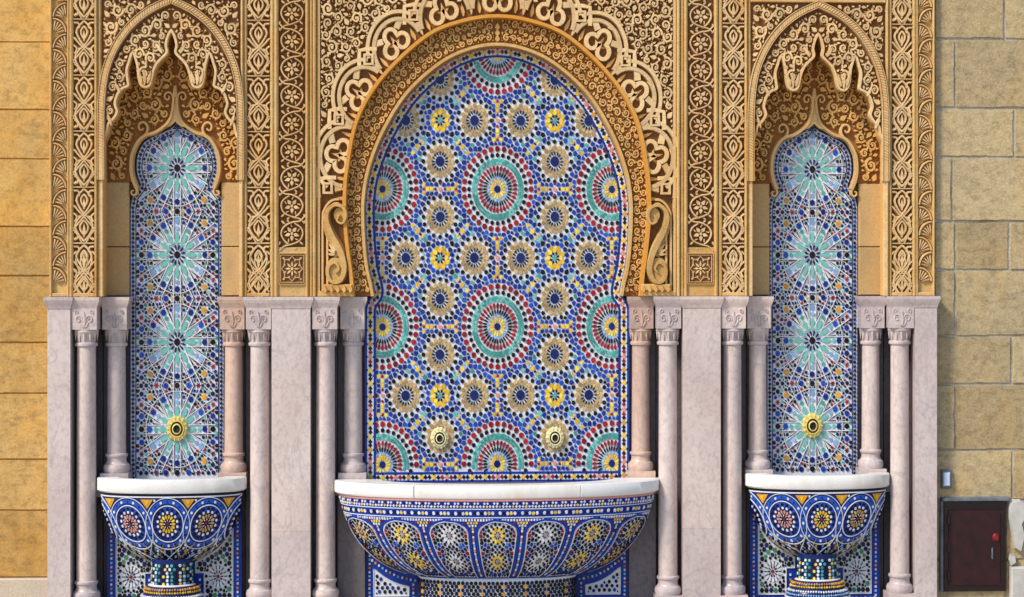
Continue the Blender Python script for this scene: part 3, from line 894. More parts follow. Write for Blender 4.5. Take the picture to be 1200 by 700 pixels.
for sx, w in SIDES:
    strip_fan(sx, f'narrow upright band of carved shell fans along the {w} edge of the fountain')
    t, mp, hw = strip_interlace(*sorted((sx * 465, sx * 489)), f'interlace carved band between the shell band and the {w} niche')
    frame_bars(t, mp, *sorted((sx * 12 , sx * 17)), TOP, 347, 6, n=1); frame_bars(t, mp, *sorted((-sx * 12, -sx * 19.8)), TOP, 347, 8)
    t, mp, hw = strip_interlace(*sorted((sx * 264, sx * 290)), f'interlace carved band on the inner side of the {w} niche')
    frame_bars(t, mp, *sorted((sx * 13, sx * 20.5)), TOP, 347, 8)
    strip_scroll(sx, f'scroll-and-flower carved band {w} of the great arch, star square at its foot')

# ------------------------------------------------------------------ great arch: archivolt and lobed spandrel
def great_arch():
    t = thing('arch_surround', 'carved stone surround of the great central arch with lobed interlace', 'stone carving', P3(0, 347, 4))
    mp = Flat(0, 4)
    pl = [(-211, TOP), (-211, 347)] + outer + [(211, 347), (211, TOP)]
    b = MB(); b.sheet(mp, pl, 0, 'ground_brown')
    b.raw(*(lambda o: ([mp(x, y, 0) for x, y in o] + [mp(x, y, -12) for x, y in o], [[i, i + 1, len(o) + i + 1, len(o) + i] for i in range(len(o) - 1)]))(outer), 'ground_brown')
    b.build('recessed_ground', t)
    # archivolt band
    ma = Flat(0, 9)
    lerp = lambda f: [(a[0] + (c[0] - a[0]) * f, a[1] + (c[1] - a[1]) * f) for a, c in zip(inner, outer)]
    b = MB(); n = len(inner)
    b.raw([ma(x, y, 0) for x, y in inner] + [ma(x, y, 0) for x, y in outer], [[i, i + 1, n + i + 1, n + i] for i in range(n - 1)], 'ground_red')
    b.raw([ma(x, y, 0) for x, y in inner] + [ma(x, y, -18) for x, y in inner], [[i, i + 1, n + i + 1, n + i] for i in range(n - 1)], 'archivolt')
    b.build('archivolt_ground', t)
    for f, w, h, nm in ((.955, 6.5, 13.5, 'outer_fillet'), (.085, 5.5, 6.0, 'inner_fillet')):
        b = MB(); b.strand(ma, lerp(f), w, h, 'archivolt' if f > .5 else 'frame', top=.6, h0=-2, jit=0); b.build(nm, t, smooth=True)
    b = MB(); hl = [p for p in lerp(.17) if p[0] <= -.2]; hu = [p for p in lerp(.90) if p[0] <= -.2]
    cir = pack([p for p in hl if p[1] < 344] + [p for p in hu if p[1] < 344][::-1], rmax=5.4, rmin=.75, gap=.0, step=.5, seed=21)
    scrolls(b, (ma, Flat(0, 9, -1)), cir, 'arch_strand', 2.5, 3.6, random.Random(6), 2.4)
    for y in (30, 37, 44): b.leaf(ma, 0, y + 6, -math.pi / 2, 9, 6.5, 3.8, 'arch_strand')
    b.build('interlace_band', t, kind='stuff')
    # lobes in polar layout about (0,225)
    CY = 225
    def pol(r, a): return (r * math.sin(a), CY - 1.2 * r * math.cos(a))
    for i in range(-4, 5):
        A = R(19.8 * i)
        n_ = (math.sin(A), -math.cos(A)); t_ = (math.cos(A), math.sin(A))
        c = (180 * math.sin(A), -180 * math.cos(A))
        def loc(u, v): return (c[0] + t_[0] * u + n_[0] * v, CY + 1.2 * (c[1] + t_[1] * u + n_[1] * v))
        b = MB()
        for Rr, w, h in ((36.2, 5.5, 6.5), (29.0, 5.8, 6.5)):
            lim = 66 if Rr > 30 else 94
            b.strand(mp, [loc(Rr * math.sin(R(q)), Rr * math.cos(R(q))) for q in np.linspace(-lim, lim, 25)], w, h, 'carved_pale', top=.74)
        # trefoil collar
        cs = ((0, 15, 7.2), (-8.2, 4, 7.2), (8.2, 4, 7.2)); pts = []
        for q in range(40):
            th = 2 * math.pi * q / 40; best = 0
            for ox, oy, r in cs:
                dx, dy = math.sin(th), math.cos(th); oy2 = oy - 8
                pr = ox * dx + oy2 * dy; disc = r * r - (ox * ox + oy2 * oy2 - pr * pr)
                if disc > 0: best = max(best, pr + math.sqrt(disc))
            pts.append(loc(best * math.sin(th), 8 + best * math.cos(th)))
        b.strand(mp, pts, 5.8, 6.0, 'carved_pale', True, top=.78)
        for ang in (-42, 42): # studs to the ring
            b.strand(mp, [loc(15 * math.sin(R(ang)), 8 + 12 * math.cos(R(ang))), loc(28 * math.sin(R(ang)), 28 * math.cos(R(ang)))], 8.0, 5.6, 'carved_pale', top=.85)
        b.strand(mp, [loc(0, 26), loc(0, 30)], 8, 5.4, 'carved_pale', top=.6)
        b.build('lobe', t, kind='stuff')
        b = MB()
        for ang, L in ((0, 13), (-60, 9), (60, 9)): b.leaf(mp, *loc(0, 4), math.atan2(*(lambda p, q: (p[1] - q[1], p[0] - q[0]))(loc(math.sin(R(ang)), 4 + math.cos(R(ang))), loc(0, 4))), L * 1.1, 4.2, 2.6, 'amber_bounce')
        b.build('trefoil_leaf', t, kind='stuff')
    for i in range(-5, 5):
        A = R(19.8 * (i + .5)); kx, ky = pol(197, A)
        b = MB()
        b.strand(mp, [(kx - 4.6, ky - 5.4), (kx + 4.6, ky - 5.4), (kx + 4.6, ky + 5.4), (kx - 4.6, ky + 5.4)], 5.0, 7.2, 'carved_pale', True, top=.74)
        sx = 1 if kx > 0 else -1
        for dx, dy in ((1, 0), (0, 1)): # stepped outer corner
            pass
        b.strand(mp, [(kx - sx * 9.5, ky - 12), (kx + sx * 0.5, ky - 12.5), (kx + sx * 10.5, ky - 10.5), (kx + sx * 11, ky + 1), (kx + sx * 10.5, ky + 11)], 5.4, 6.4, 'carved_pale', top=.8)
        p, q = pol(189, A), pol(175, A)
        b.strand(mp, [p, ((p[0] + q[0]) / 2, (p[1] + q[1]) / 2), q], (11, 1.4), 6.0, 'carved_pale', top=.7)
        b.build('square_knot', t, kind='stuff')
        b = MB()
        for o in (-.055, .055): b.leaf(mp, *pol(175, A + o), math.atan2(-1.2 * math.cos(A + o * .3), math.sin(A + o * .3)), 17, 5, 2.4, 'amber_bounce')
        b.build('point_leaf', t, kind='stuff')
    # corner arabesques
    lob = []
    for q in np.linspace(-96, 96, 200):
        A = R(q); k = ((q / 19.8 + .5) % 1 - .5) * 2
        lob.append(pol(216 - 9 * k * k + (3 if abs(k) > .7 else 0), A))
    lob = [(max(-206, min(206, x)), y) for x, y in lob]
    left = [(-206, TOP), (-206, 150)] + [p for p in lob if p[0] < -.5 and p[1] < 150 and p[1] > TOP + 3 and p[0] > -205] + [(-20, TOP)]
    cir = pack(left, rmax=8.0, rmin=.85, gap=.0, step=.7, seed=4)
    b = MB(); scrolls(b, (mp, Flat(0, 4, -1)), cir, 'carved_pale', 3.3, 6.0); b.build('corner_arabesque', t, kind='stuff')
    for sg in (-1, 1):
        b = MB()
        b.strand(mp, [(sg * 207.5, TOP), (sg * 207.5, 347)], 4.5, 7, 'carved', top=.6, jit=0); b.build('edge_moulding', t)
        b = MB()   # stepped jamb lines round the bracket
        for o in (0, 5.5):
            b.strand(mp, spline([(sg * (203 - o), 346), (sg * (203 - o), 262), (sg * (201 - o), 246), (sg * (193 - o * .6), 236 + o * .6), (sg * (184), 234 + o)], 5), 3.6, 6, 'carved', top=.6)
        b.build('jamb_moulding', t, kind='stuff')
        b = MB(); b.box(mp, *sorted((sg * 166, sg * 209)), 341, 347.4, -8, 8, 'frame', 1); b.build('jamb_foot', t)
    return t
great_arch()

def bracket(sx, w):
    t = thing('scroll_bracket', f'S-shaped stone volute bracket at the {w} foot of the great arch', 'bracket', P3(sx * 187, 341, 0))
    mp = Flat(0, 4, sx)
    body = spline([(186, 243), (196, 248), (199, 260), (194, 275), (184, 289), (177, 302), (174, 316), (178, 330), (188, 335), (197, 330), (199, 318), (195, 306), (188, 301), (190, 290), (200, 274), (204, 258), (201, 244), (192, 237), (182, 238), (176, 246), (175, 256), (179, 263), (185, 262), (187, 255), (182, 251)], 5)
    b = MB()
    cent = spline([(183, 252), (186, 259), (180, 262), (176, 254), (179, 244), (189, 241), (197, 248), (198, 260), (192, 276), (184, 291), (179, 305), (178, 318), (183, 329), (192, 330), (197, 321), (195, 311), (188, 308), (184, 315), (188, 320)], 6)
    n = len(cent)
    # widths swell along the S
    for i0, i1, wa, wb in ((0, 30, 3, 6), (30, 54, 6, 12), (54, 78, 12, 7), (78, n - 1, 7, 3)):
        b.strand(mp, cent[i0:i1 + 1], (wa, wb), 11, 'frame', top=.55, jit=.02)
    b.build('volute', t, smooth=True, kind='stuff')
    b = MB(); b.strand(mp, spline([(199, 262), (195, 275), (188, 288), (184, 300)], 6), (10, 14), 6, 'frame', top=.8); b.poly(mp, ngon(188, 316, 12.5, 20), 0, 8, 'frame', 1.2); b.poly(mp, ngon(183, 252, 8, 16), 0, 7, 'frame', 1.2); b.build('core', t, kind='stuff')
    b = MB()
    for i in range(4): b.leaf(mp, 188, 294 + i * 1.5, R(-75 + i * 24), 15 - i * 1.5, 4.5, 8, 'carved_pale')
    b.build('leaf_fan', t, kind='stuff')
    b = MB(); b.box(mp, 168, 203, 333, 341, 0, 10, 'frame', 1.5)
    b.build('foot_block', t)
    b = MB()
    for i in range(5): b.leaf(mp, 171 + i * 7, 343, R(-100 + 5 * i), 9, 5, 12, 'amber_bounce')
    b.build('foot_leaves', t, kind='stuff')
for sx, w in SIDES: bracket(sx, w)

# ------------------------------------------------------------------ side niches
SC_HALF = [(0, 38), (-4, 46), (-6.2, 56), (-5, 64), (-10, 70), (-16.5, 77), (-20.5, 86), (-22.5, 95), (-25, 102.5), (-30, 104.5), (-34.5, 102), (-37, 94), (-38, 84), (-39.5, 76), (-44, 64), (-48.5, 76), (-51, 85), (-50, 96),
           (-49.5, 103), (-56, 106), (-61.5, 113), (-64.5, 124), (-62, 133), (-66, 141), (-72, 147), (-74, 157), (-79, 167)]
def niche(sx, w):
    c = sx * 377.5
    t = thing('niche_surround', f'carved stone surround of the {w} niche with pointed scalloped arch', 'stone carving', P3(c, 347, 0))
    mp = Flat(c, -1)
    mb = Flat(sx * 372.6, 29)
    half = []
    for i, p in enumerate(SC_HALF): half.append(p)
    sc = spline(half, 3); edge = [(-79.5, 347), (-79.5, 172)] + sc[::-1]
    edge = edge + mirror(edge[:-1])[::-1]
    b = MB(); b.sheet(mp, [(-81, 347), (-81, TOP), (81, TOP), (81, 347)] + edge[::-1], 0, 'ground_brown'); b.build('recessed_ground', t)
    n = len(edge); b = MB()
    b.raw([mp(x, y, 0) for x, y in edge] + [mp(x, y, -31) for x, y in edge], [[i, i + 1, n + i + 1, n + i] for i in range(n - 1)], 'amber_bounce')  # warm bounce light is in the reveal colour
    b.build('arch_reveal', t)
    b = MB(); b.strand(mp, edge, 4.2, 5, 'carved_pale', top=.6, h0=-1, jit=0); b.build('scalloped_edge', t)
    # pointed outer moulding
    arch = spline([(-80, 212), (-80, 150), (-79, 115), (-74, 84), (-62, 55), (-45, 32), (-24, 15), (0, 3.5)], 6)
    arch = arch + mirror(arch[:-1])[::-1]
    b = MB()
    b.strand(mp, arch, 6.5, 7, 'carved', top=.75, jit=0)
    b.strand(mp, offset(arch, -3.6), 1.8, 7.8, 'carved_pale', jit=0); b.strand(mp, offset(arch, 3.6), 1.8, 7.8, 'carved_pale', jit=0)
    b.build('pointed_moulding', t)
    b = MB(); pp = resample(arch, 150)
    for i in range(8, 142):
        (x0, y0), (x1, y1) = pp[i - 1], pp[i + 1]; L = math.hypot(x1 - x0, y1 - y0); tx, ty = (x1 - x0) / L, (y1 - y0) / L
        x, y = pp[i]; b.strand(mp, [(x - ty * 2.4 - tx * 1.2, y + tx * 2.4 - ty * 1.2), (x + ty * 2.4 + tx * 1.2, y - tx * 2.4 + ty * 1.2)], 1.3, 7.7, 'carved_pale', h0=6.5, jit=.1)
    b.build('rope_notches', t, kind='stuff')
    # fields
    la = [p for p in arch if p[0] <= 0]
    b = MB(); cn = [(-78, 3), (-78, 72)] + [(x - 2.5, y - 4) for x, y in la if 8 < y < 90 and x > -74] + [(-22, 3)]
    scrolls(b, (mp, Flat(c, -1, -1)), pack(cn, rmax=9, rmin=1.4, gap=.3, step=.6, seed=11), 'carved_pale', 3.2, 4.6, random.Random(2)); b.build('corner_arabesque', t, kind='stuff')
    b = MB(); ins = [(x + 4, y + 6) for x, y in la if y < 165] + [(-.3, 12), (-.3, 34)] + [(x - 2.2, y - .5) for x, y in sc]
    ins = [p for p in ins if p[1] < 168]
    scrolls(b, (mp, Flat(c, -1, -1)), pack(ins, rmax=7.5, rmin=1.2, gap=.25, step=.6, seed=5), 'carved_pale', 3.2, 4.6, random.Random(4))
    for m in (mp, Flat(c, -1, -1)):
        for x, y, L, a in ((-30, 103, 20, -92), (-27, 101, 17, -75), (-33, 101, 17, -105), (-58, 112, 16, -115), (-68, 150, 18, -108), (-10, 66, 16, -120)):
            b.leaf(m, x, y, R(a), L, 4.2, 5.4, 'carved_pale')
    b.build('lambrequin_arabesque', t, kind='stuff')
    # top plain rail
    b = MB(); b.box(mp, -80, 80, TOP, 1.5, 0, 6, 'frame', .8); b.build('top_rail', t)
    # back of the niche: carved tympanum and plain blocks
    so = spline(side_out_half[2:], 5); so = [(x * 1.03, y - 1.5) for x, y in so if y < 216.5]; so = so + mirror(so[:-1])[::-1]
    b = MB(); b.sheet(mb, [(-81, 216), (-81, 40), (81, 40), (81, 216)] + so[::-1], 0, 'ground_red')
    b.raw([mb(x, y, 0) for x, y in so] + [mb(x, y, -5) for x, y in so], [[i, i + 1, len(so) + i + 1, len(so) + i] for i in range(len(so) - 1)], 'carved'); b.build('tympanum_ground', t)
    b = MB(); b.poly(mb, [(0, 108), (1.8, 122), (3.4, 134), (7, 144), (14, 152), (6, 150), (0, 144.5), (-6, 150), (-14, 152), (-7, 144), (-3.4, 134), (-1.8, 122)], 0, 5, 'carved', .4); b.build('ogee_point', t)
    bulb = spline([(-44, 222), (-47.5, 214), (-49.8, 205), (-50.5, 196), (-49, 182), (-42.5, 168), (-34, 160.5), (-24, 157.5), (-14, 151), (-6.8, 143), (-3.2, 132), (-1.8, 118), (0, 103)], 5)
    ms = (mb, Flat(sx * 372.6, 29, -1))
    b = MB()
    for m in ms:
        b.strand(m, bulb, (6.6, 4.2), 7, 'carved', top=.55, jit=.02)
        b.strand(m, spiral(-38, 151.5, 8.2, 1.5, R(70), -1.15), (4.4, 2.4), 6.5, 'carved', top=.55)
        b.strand(m, spiral(-8.5, 116, 6.2, 1.2, R(20), -1.2), (3.2, 2), 6, 'carved', top=.55)
        b.strand(m, spiral(-48, 226, 5, 1, R(-60), 1.0), (3.6, 2), 6, 'carved', top=.55)
    b.build('ogee_moulding', t, kind='stuff')
    b = MB()
    reg = [(-77, 84), (-1, 66), (-1, 98), (-6, 108), (-15, 112), (-15, 122), (-5, 124), (-7, 138), (-16, 148), (-28, 152), (-31, 143), (-45, 143), (-48, 160), (-54, 180), (-56, 204), (-54, 213), (-76, 213)]
    scrolls(b, ms, pack(reg, rmax=8.5, rmin=1.3, gap=.3, step=.6, seed=9), 'amber_bounce', 3.6, 5, random.Random(8)); b.build('tympanum_arabesque', t, kind='stuff')
    for x0, x1 in ((-81, -53), (53, 81)):
        for y0, y1 in ((215, 289), (290, 346)):
            b = MB(); b.box(Flat(sx * 372.6, 31), x0, x1, y0, y1, -4, 4.5, 'niche_stone', .8); b.build('stone_block', t)
for sx, w in SIDES: niche(sx, w)

# ------------------------------------------------------------------ marble piers, columns
MZ = 347.5
def pier(x0, x1, label, d=-2, hd=12, mat='marble_pink'):
    cx, hw = (x0 + x1) / 2, (x1 - x0) / 2
    t = thing('marble_pier', label, 'pier', P3(cx, GROUND, d))
    cuts = [361, 565 + (3 * int(abs(cx))) % 60, GROUND] if hw > 15 else [361, GROUND]
    for ya, yb in zip(cuts[:-1], cuts[1:]):
        b = MB(); b.loft(cx, d, [(ya + .05, hw - .2, hd - .2), (ya + .25, hw, hd), (yb - .25, hw, hd), (yb - .05, hw - .2, hd - .2)], mat); b.build('marble_block', t)
    b = MB(); b.loft(cx, d, [(MZ, hw + 3.4, hd + 4), (351, hw + 3.4, hd + 4), (354, hw + 2.6, hd + 3), (358, hw + .9, hd + 1.4), (361, hw + .5, hd + .6)], mat); b.build('cap', t)
def column(cx, label, d, r, y_base, mat):
    t = thing('marble_column', label, 'column', P3(cx, y_base, d))
    b = MB(); b.loft(cx, d, [(MZ, r + 4.2, r + 3.4), (351, r + 4.2, r + 3.4), (354.5, r + 3.2, r + 2.6), (359, r + 1.4, r + 1), (360.5, r + 1, r + .6), (385, r + 1, r + .6)], mat); b.build('impost', t)
    b = MB(); mpi = Flat(cx * 1.0, d - (r + .6) + .05)
    mpi.k = 1 + d / D
    for sg in (1, -1):
        b.strand(mpi, [(sg * x, y) for x, y in spiral(r * .46, 373, 4.6, .8, 2.6, 1.5)], (1.5, 1.0), .9, mat)
        b.strand(mpi, [(sg * x, y) for x, y in spiral(r * .62, 364.5, 2.6, .6, 1, -1.2)], (1.2, .8), .8, mat)
        b.leaf(mpi, sg * .8, 383, -1.57 + sg * .62, 8, 2.6, .8, mat)
    b.leaf(mpi, 0, 383, -1.57, 19, 3.6, 1.0, mat)
    b.build('impost_relief', t, kind='stuff')
    b = MB(); b.lathe(cx, d, [(385, r + .5), (388, r + .8), (390, r - .6), (396, r - 2.2), (400, r - 2.8), (402, r - 2.8)], mat)
    # small carved lobes round the bell
    fl = MB(); k = 1 + d / D
    for i in range(12):
        a = 2 * math.pi * i / 12; x, y = cx * k + (r - .9) * math.cos(a), d + (r - .9) * math.sin(a)
        z = lambda q: ZC + (YH - q) * k * S
        tx, ty = -math.sin(a) * 2.4, math.cos(a) * 2.4; ox, oy = math.cos(a) * 1.4, math.sin(a) * 1.4
        fl.raw([((x + tx) * S, (y + ty) * S, z(387.5)), ((x - tx) * S, (y - ty) * S, z(387.5)), ((x - tx * .3) * S, (y - ty * .3) * S, z(399)), ((x + tx * .3) * S, (y + ty * .3) * S, z(399)),
                ((x + ox) * S, (y + oy) * S, z(389)), ((x + ox * .3) * S, (y + oy * .3) * S, z(397))], [[0, 1, 4], [1, 2, 5, 4], [2, 3, 5], [3, 0, 4, 5]], mat)
    cap = b.build('capital', t, smooth=True); fl.build('capital_leaves', cap, kind='stuff')
    sh = y_base - 37
    b = MB(); b.lathe(cx, d, [(399.5, r - 2.4), (400.5, r - .8), (402.3, r - .2), (404.2, r - .8), (405.2, r - 2.6)], mat); b.build('neck_ring', t, smooth=True)
    b = MB(); b.lathe(cx, d, [(404, r - 2.7), (y_base * .5 + 200, r - 2.3), (sh + 1, r - 2.1)], mat); b.build('shaft', t, smooth=True)
    b = MB(); b.lathe(cx, d, [(sh, r - 2), (sh + 1, r - .2), (sh + 2.6, r + .1), (sh + 4.2, r - .4), (sh + 5, r - 1.5), (sh + 8, r - 1.9), (sh + 11, r - 1.2), (sh + 12.6, r + .2), (sh + 13.2, r + 1.4), (sh + 16, r + 2.4), (sh + 19.5, r + 2.4), (sh + 22.5, r + 1.2)], mat); b.build('base', t, smooth=True)
    b = MB(); b.loft(cx, d, [(sh + 22.5, r + 3.2, r + 3), (y_base, r + 3.2, r + 3)], mat); b.build('plinth', t)
for sx, w in SIDES:
    o = 'right' if sx < 0 else 'left'
    pier(*sorted((sx * 491, sx * 517)), f'narrow pink marble pier at the outer {w} end of the fountain')
    pier(*sorted((sx * 216.5, sx * 261)), f'broad pink marble pier between the {w} basin and the central basin')
    column(sx * 475, f'tall front marble column beside the outer {w} pier', 2, 13.4, GROUND, 'marble_pink')
    column(sx * 440.5, f'shorter recessed marble column on the outer side of the {w} star panel', 21, 13.0, 565, 'marble_pink')
    column(sx * 306, f'shorter recessed marble column on the inner side of the {w} star panel', 21, 13.0, 565, 'marble_rose' if sx < 0 else 'marble_pink')
    column(sx * 276, f'tall front marble column on the inner side of the {w} small basin', 2, 13.4, GROUND, 'marble_pink')
    column(sx * 200, f'tall front marble column {w} of the central basin', 2, 13.4, GROUND, 'marble_pink')
    column(sx * 168, f'shorter recessed marble column at the {w} edge of the big tiled panel', 21, 13.0, 566, 'marble_pink' if sx < 0 else 'marble_rose')
# ledges that carry the recessed columns
for cx, hw, w in ((-377, 84, 'left niche'), (377, 84, 'right niche'), (0, 187, 'great arch')):
    b = MB(); b.box(Flat(0, 30), cx - hw, cx + hw, 563.5, 576, -8, 28, 'marble_grey_shade', .3)
    tag(b.build('marble_ledge'), f'marble ledge behind the basin under the columns of the {w}', 'ledge')

# ------------------------------------------------------------------ basins
class Bowl:
    """half-elliptic bowl surface: f = arc fraction -1..1, row y, h outward"""
    def __init__(s, cx, d, prof, ratio):
        s.cx, s.d, s.k = cx, d, 1 + d / D
        s.ys = [p[0] for p in prof]; s.as_ = [p[1] for p in prof]; s.q = ratio
        ph = np.linspace(-math.pi / 2, math.pi / 2, 400); x = np.sin(ph); y = ratio * np.cos(ph)
        L = np.r_[0, np.cumsum(np.hypot(np.diff(x), np.diff(y)))]; s.c = L[-1] / 2
        s.f = L / L[-1] * 2 - 1; s.ph = ph
    def a(s, y): return float(np.interp(y, s.ys, s.as_))
    def half(s, y): return s.a(y) * s.c
    def pt(s, f, y):
        ph = float(np.interp(f, s.f, s.ph)); a = s.a(y)
        return Vector(((s.cx * s.k + a * math.sin(ph)) * S, (s.d - a * s.q * math.cos(ph)) * S, ZC + (YH - y) * s.k * S))
    def at(s, f, y, h):
        e = 1e-3
        du = s.pt(min(.999, f + e), y) - s.pt(max(-.999, f - e), y); dv = s.pt(f, y + .5) - s.pt(f, y - .5)
        n = dv.cross(du)
        n = n.normalized() if n.length > 1e-12 else Vector((0, -1, 0))
        if n.y > 0 and abs(f) < .8: n = -n
        c = Vector((s.cx * s.k * S, s.d * S, s.pt(f, y).z))
        if n.dot(s.pt(f, y) - c) < 0: n = -n
        return s.pt(f, y) + n * h * S
class OnBowl:
    """local layout offsets around f0 on a bowl"""
    def __init__(s, bowl, f0): s.b, s.f0 = bowl, f0
    def __call__(s, x, y, h=0):
        f = s.f0 + x / s.b.half(y)
        return tuple(s.b.at(max(-.995, min(.995, f)), y, h))
def smooth_prof(p, n=26):
    q = spline(p, 8); ys = np.linspace(p[0][0], p[-1][0], n)
    return list(zip(ys, np.interp(ys, [a for a, _ in q], [b for _, b in q])))
def bowl_shell(bw, y0, y1, mat, nf=48, ny=26):
    b = MB(); vv = []
    for y in np.linspace(y0, y1, ny):
        for f in np.linspace(-1, 1, nf): vv.append(tuple(bw.pt(f, y)))
    b.raw(vv, [[j * nf + i, j * nf + i + 1, (j + 1) * nf + i + 1, (j + 1) * nf + i] for j in range(ny - 1) for i in range(nf - 1)], mat)
    b.raw(vv[-nf:], [list(range(nf))], mat)
    return b
def rim(t, cx, d, a, q, y0, y1, segs):
    k = 1 + d / D; pr = [(0, 0, 0), (y0, 0, -1.4), (y0 + 1.2, 0, 0), (y1 - 1.5, 0, 0), (y1, 0, -1.6)]
    for s in range(segs):
        p0 = -90 + 180 * s / segs + (.25 if s else 0); p1 = -90 + 180 * (s + 1) / segs - (.25 if s < segs - 1 else 0)
        b = MB(); vv = []; n = 20
        prof = [(y0, -1.6), (y0 + 1.3, 0), (y1 - 2.0, 0), (y1, -2.5)]
        for ph in np.linspace(R(p0), R(p1), n):
            dx, dy = math.sin(ph), -q * math.cos(ph)
            for y, o in prof: vv.append(((cx * k + (a + o) * dx) * S, (d + (a + o) * dy) * S, ZC + (YH - y) * k * S))
            for y, sc in ((y1, .72), (y0, .72)): vv.append(((cx * k + a * sc * dx) * S, (d + a * sc * dy) * S, ZC + (YH - y) * k * S))
        m = 6; ff = [[i * m + j, i * m + (j + 1) % m, (i + 1) * m + (j + 1) % m, (i + 1) * m + j] for i in range(n - 1) for j in range(m)]
        ff += [list(range(m)), list(range((n - 1) * m, n * m))[::-1]]
        b.raw(vv, ff, 'rim_white'); b.build('rim_slab', t, smooth=True)
    b = MB(); nn = 40   # water inside
    vv = [((cx * k + a * .8 * math.sin(p)) * S, (d - a * .8 * q * math.cos(p)) * S, ZC + (YH - y1 + 5) * k * S) for p in np.linspace(-math.pi / 2, math.pi / 2, nn)]
    b.raw(vv, [list(range(nn))], 'marble_grey_shade'); b.build('inner_floor', t)
def dots_row(b, bw, y, pitch, r, mats, h=.9, f0=-.97, f1=.97, n=6):
    L = bw.half(y); cnt = int((f1 - f0) * L / pitch)
    for i in range(cnt + 1):
        f = f0 + (f1 - f0) * i / cnt; mp = OnBowl(bw, f)
        b.poly(mp, ngon(0, y, r, n, 0, 1.1), -.2, h, mats[i % len(mats)], .2, .03)
def ring_band(b, bw, y, w, mat, h=.6, f0=-.99, f1=.99, n=60):
    vv = []
    for f in np.linspace(f0, f1, n):
        for yy, hh in ((y - w / 2, 0), (y - w / 2 + .15, h), (y + w / 2 - .15, h), (y + w / 2, 0)): vv.append(tuple(bw.at(f, yy, hh)))
    b.raw(vv, [[4 * i + j, 4 * i + j + 1, 4 * i + 4 + j + 1, 4 * i + 4 + j] for i in range(n - 1) for j in range(3)], mat)
B_ROS = lambda petal: [('disc', 1.5, 't_pink'), ('w', 1.8, 4.0, 8, .5, .6, 't_black'), ('w', 4.0, 8.4, 10, 0, .80, petal), ('w', 6.4, 9.2, 10, .5, .55, 't_black'), ('dot', 11.2, 1.9, 14, 0, 't_black')]

